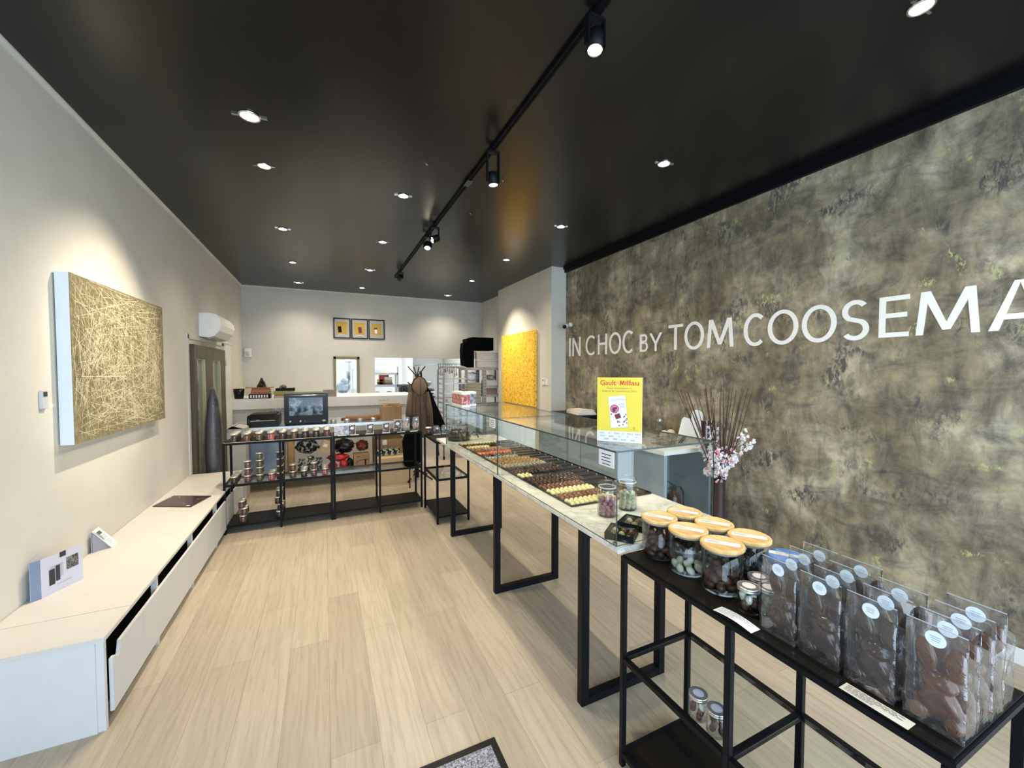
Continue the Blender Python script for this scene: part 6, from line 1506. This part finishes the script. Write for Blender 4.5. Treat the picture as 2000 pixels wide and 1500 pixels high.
# raised black shelf on desk with papers
rs = thing('monitor_stand', 'black raised shelf with papers on rear end of the desk', 'stand', (3.0, 4.4, 0.85))
MB().box(2.75, 3.28, 4.02, 4.72, 0.975, 1.0).build('stand_top', BLACK, rs); MB().box(2.80, 3.25, 4.10, 4.66, 0.8505, 0.975).build('stand_body', BLKMAT, rs)
for k in range(4):
    z = 1.0005+k*0.014
    tag(MB().box(2.83+0.01*k, 3.10-0.01*k, 4.12+0.015*k, 4.42, z, z+0.012, rot=(0, 0, radians(-8+7*k))).build('paper_stack', PAPERC if k % 2 else PAPER, org=(2.97, 4.27, z)), 'bundle of papers on the black raised shelf, %s from bottom' % ORD[k], 'papers', 'papers on the raised shelf')
tag(MB().box(2.80, 3.0, 3.90, 4.015, 0.8505, 0.856).build('loose_sheet', PAPER, org=(2.9, 3.95, 0.8505)), 'loose sheet of paper lying before the raised shelf', 'paper')
pf2 = thing('card_terminal', 'small black device standing on the raised shelf', 'device', (3.17, 4.25, 1.0)); MB().box(3.14, 3.20, 4.10, 4.16, 1.0005, 1.10, rot=(radians(-12), 0, 0)).build('body', BLKPL, pf2, bevel=0.004); MB().box(3.147, 3.193, 4.088, 4.092, 1.02, 1.085, rot=(radians(-12), 0, 0), c=(3.17, 4.13, 1.05)).build('screen', GREYPR, pf2)
sc = thing('kitchen_scale', 'silver scale with dark sloped display on the desk', 'scale', (2.93, 3.75, 0.85)); MB().prism([(0, 0), (0.17, 0), (0.17, 0.05), (0.05, 0.05)], lambda u, v, w: (2.80+u*0.9, w, 0.8505+v), 3.62, 3.86).build('scale_body', ALU, sc, bevel=0.004); MB().prism([(0.012, 0.0135), (0.044, 0.0465), (0.042, 0.048), (0.010, 0.015)], lambda u, v, w: (2.80+u*0.9, w, 0.8505+v), 3.65, 3.83).build('display', BLKPL, sc)
# glasses and basket
for i in range(9):
    x = 2.93+0.085*(i % 3)+0.01*(i//3); y = 3.24+0.085*(i//3)
    g = thing('drinking_glass', 'clear drinking glass on the desk, %s row, %s from front edge' % (ORD[i//3], ORD[i % 3]), 'glass', (x, y, 0.8505), 'glasses on the service desk')
    MB().lathe([(0, 0.004), (0.026, 0.004), (0.030, 0.085), (0.032, 0.085), (0.029, 0.0), (0, 0)], (x, y, 0.8505), 18).build('glass_body', JARG, g)
tall = thing('glass_tumbler', 'taller silver-banded glass standing behind the drinking glasses', 'glass', (3.22, 3.20, 0.8505)); MB().lathe([(0, 0.004), (0.034, 0.004), (0.036, 0.19), (0.038, 0.19), (0.037, 0.0), (0, 0)], (3.215, 3.19, 0.8505), 20).build('glass_body', JARG, tall); MB().lathe([(0.0385, 0.165), (0.0385, 0.19)], (3.215, 3.19, 0.8505), 20, caps=False).build('rim_band', ALU, tall)
for i, (x, y) in enumerate(((3.02, 3.03), (3.13, 3.05))):
    d_ = thing('glass_dome', 'white round bowl upside down on the desk, %s one' % ('left', 'right')[i], 'bowl', (x, y, 0.8505)); MB().lathe([(0.045, 0), (0.05, 0.01), (0.046, 0.055), (0.03, 0.085), (0, 0.097)], (x+0.1, y+0.0, 0.8505), 22).build('bowl_body', PAPERC, d_); MB().ell((x+0.1, y, 0.952), (0.008, 0.008, 0.006), 8, 6).build('knob', BLKPL, d_)
    d_.name = 'upturned_bowl'
wbk = thing('wire_basket', 'black wire basket of wrapped items on the desk', 'basket', (2.98, 2.82, 0.8505))
f = MB()
bx0, bx1, by0, by1 = 2.84, 3.20, 2.70, 2.92
for z in (0.853, 0.905): f.tube([(bx0, by0, z), (bx1, by0, z), (bx1, by1, z), (bx0, by1, z), (bx0, by0, z)], 0.002, 5)
for k in range(13):
    x = bx0+(bx1-bx0)*k/12; f.tube([(x, by0, 0.905), (x, by0, 0.853), (x, by1, 0.853), (x, by1, 0.905)], 0.0012, 4)
f.build('wires', BLACK, wbk)
for k in range(14):
    x = rr4.uniform(bx0+.03, bx1-.03); y = rr4.uniform(by0+.03, by1-.03)
    tag(MB().box(x-0.03, x+0.03, y-0.016, y+0.016, 0.857+0.0035*k, 0.860+0.0035*k, rot=(0, 0, rr4.uniform(0, 3))).build('sugar_sachet', PAPERC if k % 3 else KRAFTL, org=(x, y, 0.857)), 'cream paper sachet lying in the wire basket', 'sachet', 'sachets in the wire basket')
for i, x in enumerate((3.0, 3.03, 3.16, 3.19)):
    tag(MB().cyl((x, 2.74, 0.868), (x+0.035, 2.71, 0.935), 0.006, 8).build('marker_pen', BLKPL, org=(x, 2.74, 0.868)), 'black pen sticking out of the wire basket, %s from left' % ORD[i], 'pen', 'pens in the wire basket')
mn = thing('menu_stand', 'white menu sheet with curved top leaning against binders', 'menu', (3.12, 2.62, 0.8505))
f = MB(); A2 = Vector((3.03, 2.785, 0.8515)); B2 = Vector((3.13, 2.60, 0.8515)); u2 = (B2-A2).normalized(); up = Vector((0.10, 0.055, 1)).normalized(); n2 = u2.cross(up).normalized()
L2 = (B2-A2).length
f.prism([(-0.01, 0), (L2+0.02, 0), (L2-0.01, 0.235), (0.05, 0.26), (0.035, 0.24)], lambda u, v, w: tuple(A2+u2*u+up*v+n2*w), 0, 0.003); f.build('sheet', WHITE, mn)
f = MB()
for k in range(7): quad(f, A2-n2*0.0006, u2, up, 0.04, 0.17-0.02*(k % 2), 0.07+k*0.02, 0.073+k*0.02, 0, 0.0)
f.build('faint_print', M('faint_grey_print', (0.62, 0.60, 0.56), 0.6), mn)
ph = thing('paddle_card', 'round-topped white card with grey photo behind the menu', 'card', (3.17, 2.67, 0.8505))
c3 = Vector((3.17, 2.68, 0.8515)); f = MB()
pts = [(-0.045, 0), (0.045, 0), (0.05, 0.26)]+[(0.05*cos(a), 0.28+0.05*sin(a)) for a in [pi*k/10 for k in range(11)]]+[(-0.05, 0.26)]
f.prism(pts, lambda u, v, w: tuple(c3+u2*u+Vector((0, 0, 1))*v+n2*w), 0, 0.004); f.build('card_body', WHITE, ph)
f = MB(); disc(f, c3+Vector((0, 0, 0.275))-n2*0.0008, u2, (0, 0, 1), 0.040); f.build('grey_photo', mat_scene('grey_photo_print', [(0.4, (0.12, 0.12, 0.12)), (0.6, (0.55, 0.55, 0.55))], 30), ph)
for i in range(5):
    x = 3.165+i*0.026
    t = thing('ring_binder', 'slim upright binder on the desk behind the vase, %s from left' % ORD[i], 'binder', (x, 2.62, 0.8505), 'binders on the desk end')
    MB().box(x, x+0.022, 2.60, 2.655, 0.8508, 1.085).build('cover', (M('dark_plum_cover', (0.06, 0.02, 0.03), 0.4), M('pale_lilac_cover', (0.5, 0.48, 0.55), 0.5), M('dark_plum_cover'), WHITE, M('dark_plum_cover'))[i], t)

# ------------------------------------------------------------------ vase with reeds and blossom
vs_ = thing('floor_vase', 'tall narrow dark vase standing on the floor by bronze wall', 'vase', (3.0, 2.304, 0))
VX, VY = 3.0, 2.304
MB().lathe([(0, 0), (0.055, 0), (0.058, 0.01), (0.050, 0.3), (0.047, 0.62), (0.049, 0.632), (0.043, 0.632), (0.042, 0.30), (0.045, 0.02), (0, 0.02)], (VX, VY, 0), 32).build('vase_body', VASE, vs_)
rr5 = random.Random(21)
for k in range(28):
    sy = -1+2*k/27.0; q_ = 0.020*(1 if k % 2 else -1)*sqrt(max(0.05, 1-sy*sy)); b0 = Vector((VX+q_, VY-0.030*sy, 0.03)); b1 = Vector((VX+q_*1.2, VY-0.035*sy, 0.64))
    top = Vector((VX+rr5.uniform(-0.13, 0.05), VY-0.31*sy+rr5.uniform(-.03, .03)+0.05, rr5.uniform(1.30, 1.43)))
    mid = b1.lerp(top, 0.5)+Vector((rr5.uniform(-.012, .012), rr5.uniform(-.012, .012), 0))
    tag(MB().tube([b0, b1, mid, top], [0.0036, 0.0040, 0.0034, 0.0022], 6).build('dried_reed', REED, org=tuple(b0)), 'thin dark dried reed rising from the tall dark vase', 'reed', 'reeds in the tall vase')
for k in range(10):
    a = k*0.63; tag(MB().tube([(VX+0.032*cos(a), VY+0.032*sin(a), 0.04), (VX+0.040*cos(a), VY+0.040*sin(a), 0.69)], 0.0055, 6).build('dark_stalk', COATD, org=(VX+0.032*cos(a), VY+0.032*sin(a), 0.04)), 'short thick dark stalk bunched in the neck of the tall vase', 'stalk', 'stalks in the vase neck')
def blossom_branch(pts, n, seed, lab, spread=0.035):
    n = int(n*2.4)
    r_ = random.Random(seed); pts = [Vector(p) for p in pts]
    t = thing('blossom_branch', lab, 'branch', tuple(pts[0]))
    MB().tube(pts, 0.0022, 6).build('twig', REED, t)
    w_, p_ = MB(), MB()
    for k in range(n):
        q = 0.15+0.85*(k+r_.random())/n; q *= len(pts)-1; i = min(int(q), len(pts)-2); c_ = pts[i].lerp(pts[i+1], q-i)+Vector((r_.uniform(-1, 1), r_.uniform(-1, 1), r_.uniform(-1, 1)))*spread
        tgt = p_ if r_.random() < 0.11 else w_
        ax = Euler((r_.uniform(0, 3), r_.uniform(0, 3), 0)).to_matrix()
        for m in range(5):
            a = m*2*pi/5; d_ = ax @ Vector((0.0095*cos(a), 0.0095*sin(a), 0.002)); e = Vector((a, 0, 0))
            n0 = len(tgt.v); tgt.ell(c_+d_, (0.0092, 0.0080, 0.0034), 7, 5, rot=(r_.uniform(0, 3), r_.uniform(0, 3), a))
    w_.build('white_blossom', PETAL, t)['kind'] = 'stuff'
    if p_.v: p_.build('pink_blossom', PETALP, t)['kind'] = 'stuff'
B0 = (VX, VY, 0.62)
blossom_branch([B0, (VX, VY+0.02, 0.75), (VX-0.01, VY+0.06, 0.92), (VX, VY+0.05, 1.08)], 26, 1, 'blossom branch rising nearly to the binders, white with pink')
blossom_branch([B0, (VX-0.02, VY+0.06, 0.75), (VX-0.03, VY+0.14, 0.86), (VX-0.02, VY+0.20, 0.93)], 24, 2, 'blossom branch leaning left towards the desk')
blossom_branch([B0, (VX-0.01, VY-0.03, 0.74), (VX, VY-0.10, 0.80), (VX, VY-0.13, 0.84)], 24, 3, 'short full blossom branch on right of the vase')
blossom_branch([B0, (VX-0.03, VY-0.01, 0.72), (VX-0.05, VY, 0.80), (VX-0.04, VY-0.02, 0.88)], 44, 4, 'dense central cluster of white blossom above the vase', 0.05)
blossom_branch([B0, (VX, VY-0.08, 0.85), (VX+0.02, VY-0.17, 0.98), (VX+0.02, VY-0.20, 1.07)], 14, 5, 'thin blossom branch reaching out to the upper right', 0.022)
blossom_branch([B0, (VX, VY-0.10, 0.83), (VX+0.02, VY-0.22, 0.94), (VX+0.02, VY-0.27, 0.99)], 12, 6, 'thin blossom branch, lowest of the far right sprays', 0.022)
blossom_branch([B0, (VX-0.02, VY+0.06, 0.70), (VX-0.03, VY+0.11, 0.70), (VX-0.02, VY+0.09, 0.66)], 14, 7, 'drooping blossom sprig at the left of the vase neck', 0.022)
blossom_branch([B0, (VX-0.03, VY-0.03, 0.70), (VX-0.05, VY-0.06, 0.73), (VX-0.05, VY-0.09, 0.72)], 18, 8, 'low pink-tinged blossom sprig at right of vase neck', 0.028)

# ------------------------------------------------------------------ door mat
dm = thing('door_mat', 'speckled grey entrance mat with black rubber edge', 'mat', (0.3, 1.2, 0))
MB().box(-0.75, 0.628, 0.55, 1.525, 0.0005, 0.006).build('rubber_edge', BLACK, dm, bevel=0.002)
mb = MB(); rr6 = random.Random(2)
nx_, ny_ = 130, 92; vs = []; fs = []
for j in range(ny_+1):
    for i in range(nx_+1):
        e = i in (0, nx_) or j in (0, ny_)
        vs.append((-0.72+1.32*i/nx_, 0.58+0.915*j/ny_, 0.0062 if e else 0.010+rr6.uniform(-0.002, 0.003)))
for j in range(ny_):
    for i in range(nx_): a = j*(nx_+1)+i; fs.append((a, a+1, a+nx_+2, a+nx_+1))
mb.add(vs, fs, 0, False).build('pile', MATPILE, dm)
